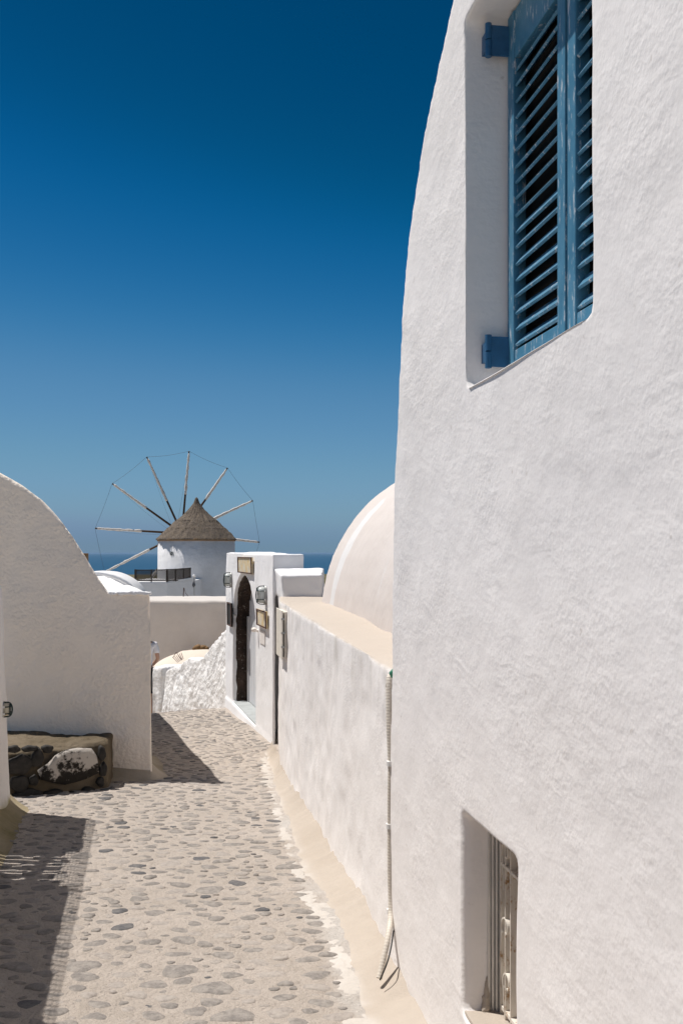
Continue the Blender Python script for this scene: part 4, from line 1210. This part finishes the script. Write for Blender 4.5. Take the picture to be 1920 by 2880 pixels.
# lamp post next to the annex
lp = px(546, 1672, 58); lt = px(546, 1622, 58)
lpo = thing('lamp_post', tuple(lp-Vector((0, 0, 1.5))), 'thin grey lamp post with white ball beside the mill annex', 'lamp post')
MB().tube([lp-Vector((0, 0, 1.5)), lt], .035, 8).build('pole', M_tin, lpo)
MB().lathe([(.01, -.09), (.08, -.05), (.11, 0), (.08, .05), (.01, .08)], lt+Vector((0, 0, .05)), 12).build('globe', M_clip, lpo, True)
MB().tube([px(545, 1652, 57.9), px(545, 1646, 57.9), px(545, 1634, 57.9)], [.03, .10, .05], 8).build('speaker', M_wire, lpo, True)
# rebar stubs on the terrace roof
rbr = thing('rebar', tuple(px(516, 1676, 24.6)), 'two thin rusty rods standing on the pale roof edge', 'rebar')
MB().tube([px(516, 1678, 24.6), px(517, 1653, 24.6)], .012, 5).build('rod', M_signframe, rbr)
MB().tube([px(518, 1653, 24.6), px(522, 1668, 24.6), px(530, 1677, 24.6)], .006, 5).build('rod', M_signframe, rbr)

# ------------------------------------------------------------------ person walking down the lane
def skinned(name, joints, edges, mat, parent=None, sub=2, root=0):
    me = bpy.data.meshes.new(name); me.from_pydata([j[0] for j in joints], edges, []); me.update()
    tmp = bpy.data.objects.new('tmp', me); COL.objects.link(tmp)
    m = tmp.modifiers.new('s', 'SKIN'); m.use_smooth_shade = True
    if not me.skin_vertices:
        bm = bmesh.new(); bm.from_mesh(me); bm.verts.layers.skin.verify(); bm.to_mesh(me); bm.free()
    sv = me.skin_vertices[0].data
    for i, j in enumerate(joints):
        r = j[1]; sv[i].radius = r if isinstance(r, tuple) else (r, r); sv[i].use_root = (i == root)
    s2 = tmp.modifiers.new('u', 'SUBSURF'); s2.levels = sub; s2.render_levels = sub
    dg = bpy.context.evaluated_depsgraph_get(); dg.update()
    out = bpy.data.meshes.new_from_object(tmp.evaluated_get(dg)); bpy.data.objects.remove(tmp)
    o = link(name, out, mat, None, True)
    if parent is not None: o.parent = parent
    return o

def build_person():
    dP = 18.0; cx = (408-U0)/F*dP; gx = g1(cx, dP)
    # local frame: x right in picture, y away from camera, z up, walking away and to the left
    J = [((0, 0, .93), (.135, .10)), ((0, 0, 1.10), (.115, .085)), ((0, .01, 1.28), (.145, .095)), ((0, .01, 1.40), (.12, .075)), ((0, .015, 1.48), .052), ((0, .03, 1.55), .06), ((0, .04, 1.64), (.075, .09)), ((0, .04, 1.72), (.055, .065)),
         ((-.09, 0, .88), .085), ((-.10, .06, .48), .055), ((-.10, .02, .09), .037), ((-.105, .13, .035), .030),
         ((.09, 0, .88), .085), ((.10, -.02, .48), .055), ((.10, -.14, .12), .037), ((.105, -.04, .035), .030),
         ((-.175, .01, 1.38), .05), ((-.225, .03, 1.12), .038), ((-.18, .20, .98), .030), ((-.16, .27, .95), .028),
         ((.175, .01, 1.38), .05), ((.235, -.02, 1.12), .038), ((.16, .17, .99), .030), ((.12, .24, .97), .028)]
    E = [(0, 1), (1, 2), (2, 3), (3, 4), (4, 5), (5, 6), (6, 7), (0, 8), (8, 9), (9, 10), (10, 11), (0, 12), (12, 13), (13, 14), (14, 15), (3, 16), (16, 17), (17, 18), (18, 19), (3, 20), (20, 21), (21, 22), (22, 23)]
    # fingers and thumb of both hands
    for sgn, wr in ((-1, 19), (1, 23)):
        b = Vector(J[wr][0])
        for f in range(5):
            off = (f-2)*.014
            p1 = b+Vector((-sgn*.02 if f else -sgn*.03, .035 if f else .01, off*.7+(0.02 if f == 0 else 0))); p2 = p1+Vector((-sgn*.015, .03 if f else .022, -.012))
            i = len(J); J.append((tuple(p1), .010)); J.append((tuple(p2), .008)); E += [(wr, i), (i, i+1)]
    body = skinned('person', J, E, M_skin, None, 1)
    body.location = (cx, dP, gx+.005); body.rotation_euler = (0, 0, math.radians(18))
    tag(body, 'person in white t-shirt and dark skirt half hidden behind the beige wall', 'person')
    shirt = skinned('shirt', [((0, 0, .92), (.155, .118)), ((0, 0, 1.10), (.145, .108)), ((0, .01, 1.28), (.165, .112)), ((0, .01, 1.405), (.135, .085)), ((-.175, .01, 1.385), .068), ((-.22, .02, 1.20), .062), ((.175, .01, 1.385), .068), ((.225, .0, 1.20), .062)],
                    [(0, 1), (1, 2), (2, 3), (3, 4), (4, 5), (3, 6), (6, 7)], M_shirt, body, 2)
    sk = MB(); n = 28; prof = [(.165, .125, .97), (.175, .135, .88), (.215, .18, .72), (.26, .21, .58), (.30, .23, .47)]; vs = []; fs = []
    for (a, b, z) in prof:
        for k in range(n):
            an = 2*math.pi*k/n; fl = 1+.07*math.sin(an*7)*(1-(z-.47)/.5); vs.append((a*math.cos(an)*fl+(.12 if z < .6 else .03), b*math.sin(an)*fl, z-(.06*math.cos(an*2) if z < .5 else 0)))
    for j in range(len(prof)-1): fs += [(j*n+k, j*n+(k+1) % n, (j+1)*n+(k+1) % n, (j+1)*n+k) for k in range(n)]
    o = MB().add(vs, fs).build('skirt', M_skirt, None, True); o.parent = body
    hr = MB().lathe([(.01, -.02), (.07, .0), (.092, .05), (.098, .10), (.085, .16), (.05, .20), (.01, .215)], (0, .015, 1.53), 20); o = hr.build('hair', M_hair, None, True); o.parent = body
    for s_ in (-1, 1):
        y0 = .09 if s_ < 0 else -.07
        o = MB().box(s_*.105-.045, s_*.105+.045, y0-.10, y0+.13, .0, .075).build('shoe', M_shoe, None, bevel=.02); o.parent = body
build_person()

# ------------------------------------------------------------------ sea haze: one closed box of thin air round everything
def build_haze():
    m = bpy.data.materials.new('haze_air'); m.use_nodes = True; t = m.node_tree; t.nodes.clear()
    out = t.nodes.new('ShaderNodeOutputMaterial'); v = t.nodes.new('ShaderNodeVolumePrincipled')
    v.inputs['Color'].default_value = (.36, .56, .80, 1); v.inputs['Density'].default_value = 2.0e-5
    t.links.new(v.outputs[0], out.inputs['Volume'])
    R = 175000
    o = MB().box(-R, R, -R, R, -72, 13).build('haze', m); tag(o, 'thin pale sea haze over the water', 'haze', kind='stuff')
build_haze()
